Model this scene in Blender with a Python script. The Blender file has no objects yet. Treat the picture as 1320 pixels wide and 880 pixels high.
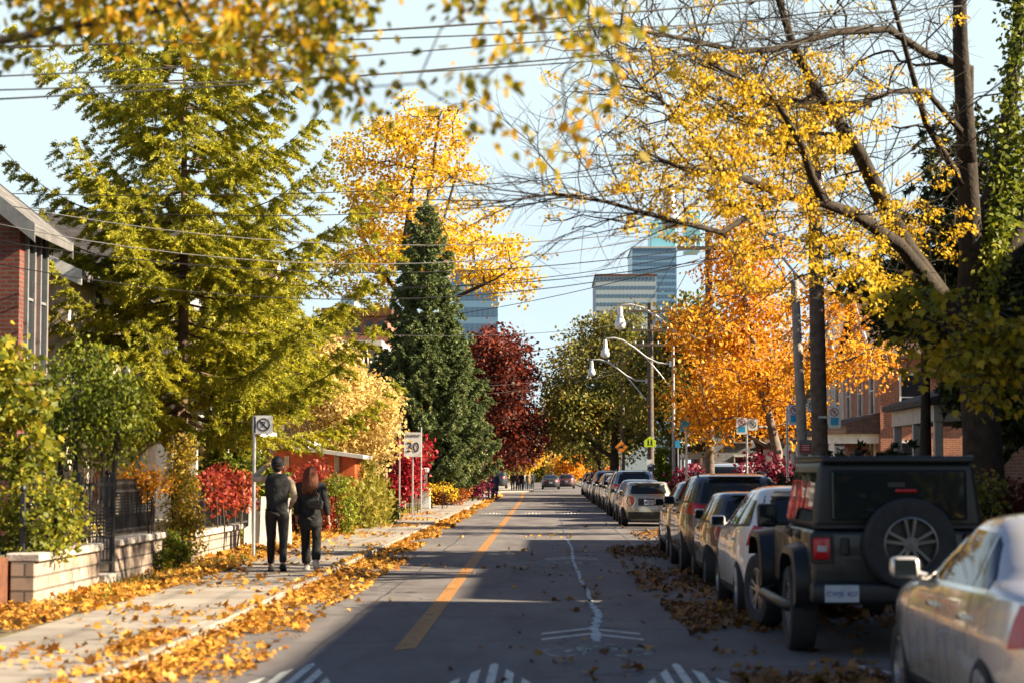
import bpy, bmesh, math, random
import numpy as np
from mathutils import Vector, Matrix, Euler
random.seed(7); RNG = np.random.default_rng(11)
R = math.radians
SC = bpy.context.scene
COL = SC.collection

# ---------------------------------------------------------------- camera numbers
F_PX, CAM_H = 2630.0, 1.70
PITCH, YAW = math.atan(168/2630.0), math.atan(40/2630.0)
def at(px, py, Y):
    """world point at depth Y (metres up the street) that the photo shows at (px, py)"""
    dx, dz = (px-660)/F_PX, (440-py)/F_PX
    f = math.cos(PITCH) - dz*math.sin(PITCH); u = math.sin(PITCH) + dz*math.cos(PITCH)
    X = dx*math.cos(YAW) - f*math.sin(YAW); Yf = dx*math.sin(YAW) + f*math.cos(YAW)
    k = Y/Yf
    return Vector((X*k, Y, CAM_H + u*k))
def ppm(Y): return F_PX/Y

# ---------------------------------------------------------------- tagging
def tag(o, label=None, cat=None, group=None, kind=None):
    if label: o['label'] = label
    if cat: o['category'] = cat
    if group: o['group'] = group
    if kind: o['kind'] = kind
    return o
def empty(name, loc=(0,0,0), rz=0.0, label=None, cat=None, group=None):
    o = bpy.data.objects.new(name, None); COL.objects.link(o)
    o.location = loc; o.rotation_euler = (0,0,rz)
    o.empty_display_size = .2
    return tag(o, label, cat, group)
def children(o): return [c for c in bpy.data.objects if c.parent == o]
def copy_tree(o, parent=None):
    c = o.copy(); COL.objects.link(c); c.parent = parent
    for ch in list(o.children): copy_tree(ch, c)
    return c
def link(name, me, parent=None, loc=None, rot=None):
    o = bpy.data.objects.new(name, me); COL.objects.link(o)
    if parent is not None: o.parent = parent
    if loc is not None: o.location = loc
    if rot is not None: o.rotation_euler = rot
    return o

# ---------------------------------------------------------------- mesh builder
class MB:
    def __init__(s): s.v = []; s.f = []; s.m = []; s.n = 0
    def add(s, verts, faces, m=0):
        for p in verts: s.v.append((p[0], p[1], p[2]))
        b = s.n
        for f in faces: s.f.append([i+b for i in f]); s.m.append(m)
        s.n += len(verts); return s
    def quad(s, a, b, c, d, m=0): return s.add([a,b,c,d], [(0,1,2,3)], m)
    def box(s, c, size, rot=None, m=0, bev=0.0, seg=1, taper=(1,1)):
        bm = bmesh.new(); bmesh.ops.create_cube(bm, size=1.0)
        for v in bm.verts:
            t = taper if v.co.z > 0 else (1,1)
            v.co = Vector((v.co.x*size[0]*t[0], v.co.y*size[1]*t[1], v.co.z*size[2]))
        if bev > 0: bmesh.ops.bevel(bm, geom=list(bm.edges), offset=bev, segments=seg, affect='EDGES', profile=.5)
        M = Matrix.Translation(Vector(c))
        if rot is not None: M = M @ Euler(rot).to_matrix().to_4x4()
        bm.verts.index_update()
        s.add([M @ v.co for v in bm.verts], [[v.index for v in f.verts] for f in bm.faces], m); bm.free(); return s
    def box2(s, a, b, m=0, bev=0.0, seg=1):
        return s.box([(a[i]+b[i])/2 for i in range(3)], [abs(b[i]-a[i]) for i in range(3)], None, m, bev, seg)
    def tube(s, pts, rad, n=8, m=0, cap=True):
        pts = [Vector(p) for p in pts]; k = len(pts)
        if not hasattr(rad, '__len__'): rad = [rad]*k
        verts = []; up = None
        for i, p in enumerate(pts):
            t = (pts[min(i+1,k-1)] - pts[max(i-1,0)])
            if t.length < 1e-9: t = Vector((0,0,1))
            t.normalize()
            if up is None:
                up = Vector((1,0,0)) if abs(t.x) < .8 else Vector((0,1,0))
            a = up - t*up.dot(t)
            if a.length < 1e-6: a = t.orthogonal()
            a.normalize(); up = a; b = t.cross(a)
            for j in range(n):
                g = 2*math.pi*j/n
                verts.append(p + (a*math.cos(g) + b*math.sin(g))*rad[i])
        faces = [(i*n+j, i*n+(j+1)%n, (i+1)*n+(j+1)%n, (i+1)*n+j) for i in range(k-1) for j in range(n)]
        if cap: faces += [list(range(n))[::-1], [(k-1)*n+j for j in range(n)]]
        return s.add(verts, faces, m)
    def lathe(s, prof, n=24, axis='Z', c=(0,0,0), m=0, cap=True):
        verts = []
        for (r, h) in prof:
            for j in range(n):
                g = 2*math.pi*j/n; x, y = r*math.cos(g), r*math.sin(g)
                p = (x, y, h) if axis == 'Z' else ((h, x, y) if axis == 'X' else (x, h, y))
                verts.append((p[0]+c[0], p[1]+c[1], p[2]+c[2]))
        k = len(prof)
        faces = [(i*n+j, i*n+(j+1)%n, (i+1)*n+(j+1)%n, (i+1)*n+j) for i in range(k-1) for j in range(n)]
        if cap: faces += [list(range(n))[::-1], [(k-1)*n+j for j in range(n)]]
        return s.add(verts, faces, m)
    def prism(s, poly, axis, a, b, m=0):
        """2-D polygon extruded along an axis from a to b"""
        def P(q, h): return {'X':(h,q[0],q[1]), 'Y':(q[0],h,q[1]), 'Z':(q[0],q[1],h)}[axis]
        n = len(poly)
        return s.add([P(q,a) for q in poly]+[P(q,b) for q in poly],
                     [list(range(n))[::-1], list(range(n,2*n))]+[(i,(i+1)%n,(i+1)%n+n,i+n) for i in range(n)], m)
    def build(s, name, mats, parent=None, loc=None, rot=None, smooth=None):
        me = bpy.data.meshes.new(name); me.from_pydata(s.v, [], s.f)
        mats = mats if isinstance(mats, (list,tuple)) else [mats]
        for m in mats: me.materials.append(m)
        if len(mats) > 1: me.polygons.foreach_set('material_index', s.m)
        bm = bmesh.new(); bm.from_mesh(me); bmesh.ops.recalc_face_normals(bm, faces=bm.faces); bm.to_mesh(me); bm.free()
        if smooth is not None:
            me.polygons.foreach_set('use_smooth', [True]*len(me.polygons))
            if smooth < 180: me.set_sharp_from_angle(angle=R(smooth))
        me.update()
        return link(name, me, parent, loc, rot)

def text_mesh(txt, size, depth=.002):
    cu = bpy.data.curves.new('lettering', 'FONT'); cu.body = txt; cu.size = size; cu.align_x = 'CENTER'; cu.align_y = 'CENTER'; cu.extrude = depth; cu.resolution_u = 3
    o = bpy.data.objects.new('lettering', cu); COL.objects.link(o)
    dg = bpy.context.evaluated_depsgraph_get()
    me = bpy.data.meshes.new_from_object(o.evaluated_get(dg)); bpy.data.objects.remove(o); bpy.data.curves.remove(cu)
    return me
def lettering(txt, size, mat, parent, loc, bold=False, width=1.0):
    """letters standing upright, read from the camera side (facing -y)"""
    me = text_mesh(txt, size); me.materials.clear(); me.materials.append(mat)
    o = link('lettering', me, parent, loc, (R(90),0,0)); o.scale = (width,1,1); return o

# ---------------------------------------------------------------- materials
def srgb(h, k=1.0):
    h = h.lstrip('#'); c = [int(h[i:i+2],16)/255 for i in (0,2,4)]
    return tuple(k*(x/12.92 if x <= .04045 else ((x+.055)/1.055)**2.4) for x in c)
def newmat(name):
    m = bpy.data.materials.new(name); m.use_nodes = True; nt = m.node_tree
    for n in list(nt.nodes): nt.nodes.remove(n)
    out = nt.nodes.new('ShaderNodeOutputMaterial')
    return m, nt, out
def N(nt, t, **kw):
    n = nt.nodes.new(t)
    for k, v in kw.items(): setattr(n, k, v)
    return n
def ramp(nt, stops, interp='LINEAR'):
    r = N(nt, 'ShaderNodeValToRGB'); r.color_ramp.interpolation = interp; e = r.color_ramp.elements
    while len(e) < len(stops): e.new(.5)
    for i, (p, c) in enumerate(stops):
        e[i].position = p; e[i].color = (c[0],c[1],c[2],1)
    return r
def surf(name, c1, c2=None, rough=.8, scale=6.0, bump=0.0, bscale=None, metal=0.0, coat=0.0, spec=.5, detail=6, fine=0.25, ior=None):
    """a surface with a two-colour uneven tone, fine grain and optional relief"""
    m, nt, out = newmat(name); p = N(nt,'ShaderNodeBsdfPrincipled'); nt.links.new(p.outputs[0], out.inputs[0])
    tc = N(nt,'ShaderNodeTexCoord')
    if c2 is None: c2 = tuple(x*.8 for x in c1)
    n1 = N(nt,'ShaderNodeTexNoise'); n1.inputs['Scale'].default_value = scale; n1.inputs['Detail'].default_value = detail; n1.inputs['Roughness'].default_value = .6
    nt.links.new(tc.outputs['Object'], n1.inputs['Vector'])
    rp = ramp(nt, [(.34,c2),(.66,c1)]); nt.links.new(n1.outputs[0], rp.inputs[0])
    nt.links.new(rp.outputs[0], p.inputs['Base Color'])
    p.inputs['Roughness'].default_value = rough; p.inputs['Metallic'].default_value = metal
    p.inputs['Coat Weight'].default_value = coat; p.inputs['Coat Roughness'].default_value = .04
    p.inputs['Specular IOR Level'].default_value = spec
    if bump > 0:
        n2 = N(nt,'ShaderNodeTexNoise'); n2.inputs['Scale'].default_value = bscale or scale*6; n2.inputs['Detail'].default_value = 5
        nt.links.new(tc.outputs['Object'], n2.inputs['Vector'])
        b = N(nt,'ShaderNodeBump'); b.inputs['Strength'].default_value = bump; b.inputs['Distance'].default_value = .02
        nt.links.new(n2.outputs[0], b.inputs['Height']); nt.links.new(b.outputs[0], p.inputs['Normal'])
    return m
def leafmat(name, cols, trans=.4, vary=.35, nscale=.5):
    """leaf blades: each leaf its own tone, whole sprays drifting in colour, light passing through"""
    m, nt, out = newmat(name)
    g = N(nt,'ShaderNodeNewGeometry'); tc = N(nt,'ShaderNodeTexCoord')
    no = N(nt,'ShaderNodeTexNoise'); no.inputs['Scale'].default_value = nscale; no.inputs['Detail'].default_value = 2
    nt.links.new(tc.outputs['Object'], no.inputs['Vector'])
    a = N(nt,'ShaderNodeMath', operation='MULTIPLY_ADD'); a.inputs[1].default_value = 2.2; a.inputs[2].default_value = -.6
    nt.links.new(no.outputs[0], a.inputs[0])
    mx = N(nt,'ShaderNodeMix'); mx.data_type = 'FLOAT'; mx.inputs[0].default_value = vary
    mx.clamp_factor = True
    nt.links.new(g.outputs['Random Per Island'], mx.inputs[3]); nt.links.new(a.outputs[0], mx.inputs[2])
    mx.inputs[0].default_value = .55
    k = len(cols); rp = ramp(nt, [(i/(k-1), c) for i, c in enumerate(cols)])
    nt.links.new(mx.outputs[0], rp.inputs[0])
    p = N(nt,'ShaderNodeBsdfPrincipled'); p.inputs['Roughness'].default_value = .55; p.inputs['Specular IOR Level'].default_value = .3
    t = N(nt,'ShaderNodeBsdfTranslucent'); ms = N(nt,'ShaderNodeMixShader'); ms.inputs[0].default_value = trans
    nt.links.new(rp.outputs[0], p.inputs['Base Color']); nt.links.new(rp.outputs[0], t.inputs['Color'])
    nt.links.new(p.outputs[0], ms.inputs[1]); nt.links.new(t.outputs[0], ms.inputs[2]); nt.links.new(ms.outputs[0], out.inputs[0])
    return m
def wallcoord(nt):
    """(x+y, z) in object space: courses run level on walls that follow either axis"""
    tc = N(nt,'ShaderNodeTexCoord'); s = N(nt,'ShaderNodeSeparateXYZ'); nt.links.new(tc.outputs['Object'], s.inputs[0])
    a = N(nt,'ShaderNodeMath', operation='ADD'); nt.links.new(s.outputs[0], a.inputs[0]); nt.links.new(s.outputs[1], a.inputs[1])
    c = N(nt,'ShaderNodeCombineXYZ'); nt.links.new(a.outputs[0], c.inputs[0]); nt.links.new(s.outputs[2], c.inputs[1])
    return c, tc
def brickmat(name, c1, c2, mortar, bw=.23, bh=.075, ms=.012, rough=.85):
    m, nt, out = newmat(name); p = N(nt,'ShaderNodeBsdfPrincipled'); nt.links.new(p.outputs[0], out.inputs[0])
    c, tc = wallcoord(nt); b = N(nt,'ShaderNodeTexBrick')
    nt.links.new(c.outputs[0], b.inputs['Vector']); b.inputs['Scale'].default_value = 1
    b.inputs['Brick Width'].default_value = bw; b.inputs['Row Height'].default_value = bh; b.inputs['Mortar Size'].default_value = ms; b.inputs['Bias'].default_value = 0
    b.inputs['Color1'].default_value = (*c1,1); b.inputs['Color2'].default_value = (*c2,1); b.inputs['Mortar'].default_value = (*mortar,1)
    n = N(nt,'ShaderNodeTexNoise'); n.inputs['Scale'].default_value = 2.3; n.inputs['Detail'].default_value = 9; n.inputs['Roughness'].default_value = .7; nt.links.new(tc.outputs['Object'], n.inputs['Vector'])
    rp = ramp(nt, [(.3,(.48,.45,.42)),(.5,(.9,.88,.86)),(.72,(1.12,1.1,1.08))]); nt.links.new(n.outputs[0], rp.inputs[0])
    mx = N(nt,'ShaderNodeMix'); mx.data_type='RGBA'; mx.blend_type='MULTIPLY'; mx.inputs[0].default_value = 1
    nt.links.new(b.outputs[0], mx.inputs[6]); nt.links.new(rp.outputs[0], mx.inputs[7]); nt.links.new(mx.outputs[2], p.inputs['Base Color'])
    p.inputs['Roughness'].default_value = rough
    bp = N(nt,'ShaderNodeBump'); bp.inputs['Strength'].default_value = .5; bp.inputs['Distance'].default_value = .01; bp.invert = True
    nt.links.new(b.outputs['Fac'], bp.inputs['Height']); nt.links.new(bp.outputs[0], p.inputs['Normal'])
    return m
def boardmat(name, c1, c2, pitch=.14, vertical=False, rough=.7, gap=.06):
    """boards: dark joints every PITCH metres, each board its own tone"""
    m, nt, out = newmat(name); p = N(nt,'ShaderNodeBsdfPrincipled'); nt.links.new(p.outputs[0], out.inputs[0])
    c, tc = wallcoord(nt); s = N(nt,'ShaderNodeSeparateXYZ'); nt.links.new(c.outputs[0], s.inputs[0])
    d = N(nt,'ShaderNodeMath', operation='DIVIDE'); d.inputs[1].default_value = pitch; nt.links.new(s.outputs[0 if vertical else 1], d.inputs[0])
    fr = N(nt,'ShaderNodeMath', operation='FRACT'); nt.links.new(d.outputs[0], fr.inputs[0])
    fl = N(nt,'ShaderNodeMath', operation='FLOOR'); nt.links.new(d.outputs[0], fl.inputs[0])
    wn = N(nt,'ShaderNodeTexWhiteNoise', noise_dimensions='1D'); nt.links.new(fl.outputs[0], wn.inputs['W'])
    rp = ramp(nt, [(0,c2),(1,c1)]); nt.links.new(wn.outputs[0], rp.inputs[0])
    lt = N(nt,'ShaderNodeMath', operation='GREATER_THAN'); lt.inputs[1].default_value = gap; nt.links.new(fr.outputs[0], lt.inputs[0])
    n = N(nt,'ShaderNodeTexNoise'); n.inputs['Scale'].default_value = 5; n.inputs['Detail'].default_value = 7; nt.links.new(tc.outputs['Object'], n.inputs['Vector'])
    r2 = ramp(nt, [(.3,(.7,.7,.7)),(.7,(1.1,1.1,1.1))]); nt.links.new(n.outputs[0], r2.inputs[0])
    mx = N(nt,'ShaderNodeMix'); mx.data_type='RGBA'; mx.blend_type='MULTIPLY'; mx.inputs[0].default_value = 1
    nt.links.new(rp.outputs[0], mx.inputs[6]); nt.links.new(r2.outputs[0], mx.inputs[7])
    nt.links.new(mx.outputs[2], p.inputs['Base Color']); p.inputs['Roughness'].default_value = rough
    bp = N(nt,'ShaderNodeBump'); bp.inputs['Strength'].default_value = .8; bp.inputs['Distance'].default_value = .01
    nt.links.new(lt.outputs[0], bp.inputs['Height']); nt.links.new(bp.outputs[0], p.inputs['Normal'])
    return m
def paint(name, c, metal=.0, rough=.35, coat=1.0):
    """car paint: coloured base under a clear coat, with a film of dust"""
    m, nt, out = newmat(name); p = N(nt,'ShaderNodeBsdfPrincipled'); nt.links.new(p.outputs[0], out.inputs[0])
    p.inputs['Base Color'].default_value = (*c,1); p.inputs['Metallic'].default_value = metal
    p.inputs['Coat Weight'].default_value = coat; p.inputs['Coat Roughness'].default_value = .05
    tc = N(nt,'ShaderNodeTexCoord'); n = N(nt,'ShaderNodeTexNoise'); n.inputs['Scale'].default_value = 3.5; n.inputs['Detail'].default_value = 8
    nt.links.new(tc.outputs['Object'], n.inputs['Vector'])
    r2 = ramp(nt, [(.35,(rough-.08,)*3),(.7,(rough+.14,)*3)]); nt.links.new(n.outputs[0], r2.inputs[0]); nt.links.new(r2.outputs[0], p.inputs['Roughness'])
    r3 = ramp(nt, [(.4,c),(.85,tuple(.82*x+.02 for x in c))]); nt.links.new(n.outputs[0], r3.inputs[0]); nt.links.new(r3.outputs[0], p.inputs['Base Color'])
    return m
def glassmat(name, c=(.012,.016,.018), rough=.03):
    m, nt, out = newmat(name); p = N(nt,'ShaderNodeBsdfPrincipled'); nt.links.new(p.outputs[0], out.inputs[0])
    p.inputs['Base Color'].default_value = (*c,1); p.inputs['Roughness'].default_value = rough; p.inputs['Specular IOR Level'].default_value = .45
    tc = N(nt,'ShaderNodeTexCoord'); n = N(nt,'ShaderNodeTexNoise'); n.inputs['Scale'].default_value = .9; n.inputs['Detail'].default_value = 2
    nt.links.new(tc.outputs['Object'], n.inputs['Vector'])
    b = N(nt,'ShaderNodeBump'); b.inputs['Strength'].default_value = .05; b.inputs['Distance'].default_value = .1
    nt.links.new(n.outputs[0], b.inputs['Height']); nt.links.new(b.outputs[0], p.inputs['Normal'])
    return m

M = {}
M['bark'] = surf('bark', (.055,.038,.026), (.022,.016,.012), .95, 9, .8, 25)
M['bark_locust'] = surf('dark furrowed bark', (.042,.028,.016), (.014,.010,.007), .95, 7, 1.0, 18)
M['bark_pale'] = surf('pale bark', (.19,.15,.12), (.08,.062,.05), .95, 8, .7, 22)
M['bark_dark'] = surf('dark bark', (.05,.038,.03), (.022,.017,.014), .95, 9, .8, 25)
M['bark_warm'] = surf('warm bark', (.16,.10,.06), (.06,.038,.025), .95, 6, .8, 20)
M['pole_wood'] = surf('weathered pole wood', (.15,.115,.09), (.07,.052,.042), .9, 7, .5, 30)
M['pole_pale'] = surf('pale pole wood', (.42,.37,.33), (.27,.235,.21), .9, 5, .4, 25)
M['steel'] = surf('galvanised steel', (.48,.49,.50), (.36,.37,.38), .42, 12, 0, None, .75)
M['arm'] = surf('lamp arm paint', (.62,.62,.61), (.48,.48,.47), .45, 9, 0, None, .35)
M['iron'] = surf('black iron', (.018,.018,.02), (.01,.01,.011), .5, 8)
M['rubber'] = surf('tyre rubber', (.022,.022,.023), (.013,.013,.014), .8, 14, .3, 60)
M['plastic'] = surf('black plastic', (.02,.021,.022), (.014,.014,.015), .55, 20)
M['chrome'] = surf('chrome', (.75,.75,.75), (.68,.68,.68), .12, 5, 0, None, 1.0)
M['alloy'] = surf('alloy', (.42,.43,.44), (.34,.34,.35), .34, 8, 0, None, .85)
M['alloy_dark'] = surf('grey alloy', (.16,.165,.17), (.11,.11,.115), .36, 8, 0, None, .8)
M['glass'] = glassmat('car glass')
M['pane'] = glassmat('house pane', (.02,.024,.028), .04)
M['lamp_red'] = surf('red lamp lens', (.50,.008,.014), (.36,.005,.010), .25, 30, 0, None, 0, .15)
M['lamp_white'] = surf('clear lamp lens', (.42,.40,.40), (.34,.33,.33), .12, 30, 0, None, 0, 1)
M['plate'] = surf('number plate white', (.42,.45,.50), (.34,.37,.42), .4, 9)
M['ink_blue'] = surf('plate blue', (.03,.06,.26), None, .5)
M['ink'] = surf('black lettering', (.015,.015,.016), None, .6)
M['white'] = surf('white paint', (.78,.77,.74), (.62,.60,.57), .6, 5)
M['trim'] = surf('grey trim paint', (.20,.205,.21), (.14,.145,.15), .65, 5, .1)
M['trim_pale'] = surf('pale trim paint', (.50,.48,.45), (.38,.36,.34), .65, 4, .1)
M['brick_red'] = brickmat('red brick', (.20,.042,.024), (.12,.028,.018), (.13,.10,.085))
M['brick_brown'] = brickmat('brown brick', (.30,.135,.08), (.19,.085,.055), (.26,.22,.19))
M['brick_orange'] = brickmat('orange brick', (.42,.135,.06), (.33,.10,.05), (.33,.24,.19))
M['stone_block'] = brickmat('cut stone block', (.42,.335,.27), (.31,.245,.195), (.13,.11,.095), .55, .17, .016)
M['capstone'] = surf('cap stone', (.46,.41,.36), (.30,.265,.235), .9, 6, .4)
M['siding'] = boardmat('cream clapboard', (.72,.60,.45), (.62,.52,.40), .15)
M['siding_grey'] = boardmat('grey clapboard', (.34,.335,.35), (.27,.27,.285), .15)
M['stucco'] = surf('pale stucco', (.52,.47,.43), (.42,.38,.35), .9, 2, .3, 60)
M['roof_dark'] = brickmat('dark shingles', (.06,.055,.055), (.035,.033,.035), (.02,.02,.02), .3, .14, .008)
M['roof_grey'] = brickmat('grey shingles', (.17,.165,.165), (.11,.11,.115), (.06,.06,.06), .3, .14, .008)
M['roof_brown'] = brickmat('brown shingles', (.12,.07,.05), (.075,.045,.035), (.04,.03,.025), .3, .14, .008)
M['shed_red'] = boardmat('orange red boards', (.56,.10,.022), (.42,.065,.016), .16, True)
M['wood_grey'] = boardmat('grey weathered boards', (.33,.28,.235), (.20,.17,.145), .13, True)
M['wood_tan'] = boardmat('tan boards', (.55,.40,.26), (.42,.30,.20), .13, True)
M['corten'] = surf('rusted steel', (.15,.05,.02), (.08,.028,.014), .85, 7, .2)
# ---------------------------------------------------------------- leaf meshes
OVAL = np.array([(0,0),(.30,.28),(.26,.66),(0,1),(-.26,.66),(-.30,.28)])
RHOMB = np.array([(0,0),(.34,.5),(0,1),(-.34,.5)])
MAPLE = np.array([(0,0),(.24,.06),(.52,.18),(.36,.34),(.56,.62),(.26,.58),(0,1),(-.26,.58),(-.56,.62),(-.36,.34),(-.52,.18),(-.24,.06)])
BLADE = np.array([(-.09,0),(.09,0),(.0,1)])
def unit(a): return a/np.maximum(np.linalg.norm(a, axis=1, keepdims=True), 1e-9)
def leaf_mesh(name, pos, axis, nrm, size, shape, mat, parent=None, loc=None, curl=.0, wide=1.0):
    """one mesh of many separate leaf blades: base POS, pointing along AXIS, facing NRM"""
    n, k = len(pos), len(shape)
    a = unit(axis); b = unit(np.cross(nrm, a)); c = np.cross(a, b)
    s = size.reshape(-1,1,1)
    u = shape[None,:,0:1]*wide; v = shape[None,:,1:2]
    w = curl*(np.abs(u)*1.2 - v*v*.5)
    V = pos[:,None,:] + s*(u*b[:,None,:] + v*a[:,None,:] + w*c[:,None,:])
    me = bpy.data.meshes.new(name)
    me.vertices.add(n*k); me.vertices.foreach_set('co', V.reshape(-1).astype(np.float32))
    me.loops.add(n*k); me.loops.foreach_set('vertex_index', np.arange(n*k, dtype=np.int32))
    me.polygons.add(n); me.polygons.foreach_set('loop_start', (np.arange(n)*k).astype(np.int32))
    try: me.polygons.foreach_set('loop_total', np.full(n, k, dtype=np.int32))
    except Exception: pass
    me.materials.append(mat); me.update(calc_edges=True); me.validate()
    return link(name, me, parent, loc)
def rand_dirs(n): return unit(RNG.normal(size=(n,3)))
def noise3(p, f, seed=0.0):
    x, y, z = p[:,0]*f+seed, p[:,1]*f+seed*1.7, p[:,2]*f+seed*.6
    return (np.sin(x+1.3*np.sin(y*.9+z*.5)) + np.sin(y*1.1+1.1*np.sin(z*1.2)) + np.sin(z*1.3+1.2*np.sin(x*.8)))/3
def sample_crown(ells, n, hollow=2.4, gap=.25, gf=.9, seed=1.0):
    vol = np.array([e[1][0]*e[1][1]*e[1][2] for e in ells]); pk = vol/vol.sum(); out = []
    while sum(len(o) for o in out) < n:
        idx = RNG.choice(len(ells), size=n, p=pk); d = rand_dirs(n); rr = RNG.random(n)**(1/hollow)
        c = np.array([ells[i][0] for i in idx]); r = np.array([ells[i][1] for i in idx])
        p = c + d*r*rr[:,None]
        p = p[noise3(p, gf, seed) > -1+2*gap*.9 - .25] if gap > 0 else p
        out.append(p)
    return np.concatenate(out)[:n]
class Skel:
    """branch skeleton: nodes with parents; every new spray joins the nearest wood"""
    def __init__(s): s.p = []; s.par = []; s.minr = []; s.tip = []
    def node(s, p, par, minr=0.0): s.p.append(np.array(p, float)); s.par.append(par); s.minr.append(minr); s.tip.append(0); return len(s.p)-1
    def line(s, pts, r0, r1, par=-1, step=.5):
        pts = [np.array(q, float) for q in pts]; L = [np.linalg.norm(pts[i+1]-pts[i]) for i in range(len(pts)-1)]; T = sum(L); d = 0; last = par
        if par < 0: last = s.node(pts[0], -1, r0)
        for i in range(len(pts)-1):
            m = max(1, int(L[i]/step))
            for j in range(1, m+1):
                q = pts[i] + (pts[i+1]-pts[i])*j/m; t = (d+L[i]*j/m)/T
                last = s.node(q, last, r0+(r1-r0)*t)
            d += L[i]
        return last
    def nearest(s, p, first=0):
        P = np.array(s.p[first:]); return first+int(np.argmin(np.linalg.norm(P-p, axis=1)))
    def attach(s, pts, seg=.6, jit=.12, sag=.05, first=0, up=.0):
        root = s.p[first] if first < len(s.p) else s.p[0]
        order = np.argsort(np.min(np.linalg.norm(pts[:,None,:]-np.array(s.p[first:])[None,:,:], axis=2), axis=1))
        P = np.array(s.p); cap = len(P); depth = np.zeros(len(P)); buf = np.zeros((cap+len(pts)*8,3)); buf[:cap] = P; dep = np.zeros(len(buf)); n = cap
        tips = []
        for i in order:
            q = pts[i]; v = buf[first:n]-q; d = np.linalg.norm(v, axis=1) + .18*dep[first:n] + .5*np.maximum(0, v[:,2])*up
            j = first+int(np.argmin(d)); a = buf[j].copy(); L = np.linalg.norm(q-a); m = int(min(6, max(1, round(L/seg)))); last = j
            for k in range(1, m+1):
                t = k/m; x = a+(q-a)*t
                if k < m: x = x + RNG.normal(size=3)*jit*L/m + np.array([0,0,sag*L*math.sin(math.pi*t)])
                last = s.node(x, last); 
                if n < len(buf): buf[n] = x; dep[n] = dep[j]+L*t; n += 1
            s.tip[last] = 1; tips.append(last)
        return tips
    def mesh(s, rt=.008, expo=.47, maxr=None, sides=(10,6,4,3)):
        n = len(s.p); cnt = np.array(s.tip, float)
        for i in range(n-1, -1, -1):
            if s.par[i] >= 0: cnt[s.par[i]] += cnt[i]
        r = np.maximum(rt*np.maximum(cnt,1)**expo, np.array(s.minr))
        if maxr: r = np.minimum(r, maxr)
        for i in range(n):
            if s.par[i] >= 0: r[i] = min(r[i], max(r[s.par[i]]*1.02, s.minr[i]))
        kids = [[] for _ in range(n)]
        for i in range(n):
            if s.par[i] >= 0: kids[s.par[i]].append(i)
        mb = MB(); starts = [(i, None) for i in range(n) if s.par[i] < 0]
        while starts:
            i, frm = starts.pop(); ch = [] if frm is None else [frm]; ch.append(i)
            while kids[i]:
                ks = sorted(kids[i], key=lambda k: -(r[k]+ .001*cnt[k])); 
                for k in ks[1:]: starts.append((k, i))
                i = ks[0]; ch.append(i)
            if len(ch) < 2: continue
            rr = [r[c] for c in ch]
            if frm is not None: rr[0] = min(rr[0], rr[1]*1.15)
            rr[-1] *= .6
            R0 = max(rr[1:]); ns = sides[0] if R0 > .1 else sides[1] if R0 > .035 else sides[2] if R0 > .015 else sides[3]
            mb.tube([s.p[c] for c in ch], rr, ns, cap=(ns > 4))
        return mb
def leaves_at(pts, per, sigma, size, flat=.6, droop=.3, upn=.8, drop_z=0.0):
    n = len(pts)*per; base = np.repeat(pts, per, axis=0)
    off = RNG.normal(size=(n,3))*np.array([sigma, sigma, sigma*flat]); pos = base+off; pos[:,2] -= drop_z*RNG.random(n)
    ax = rand_dirs(n)*1.0 + unit(off)*.6; ax[:,2] -= droop
    nr = rand_dirs(n); nr[:,2] += upn*np.where(RNG.random(n) < .5, 1, 1)
    return pos, ax, nr, size*(.65+.7*RNG.random(n))

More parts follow.
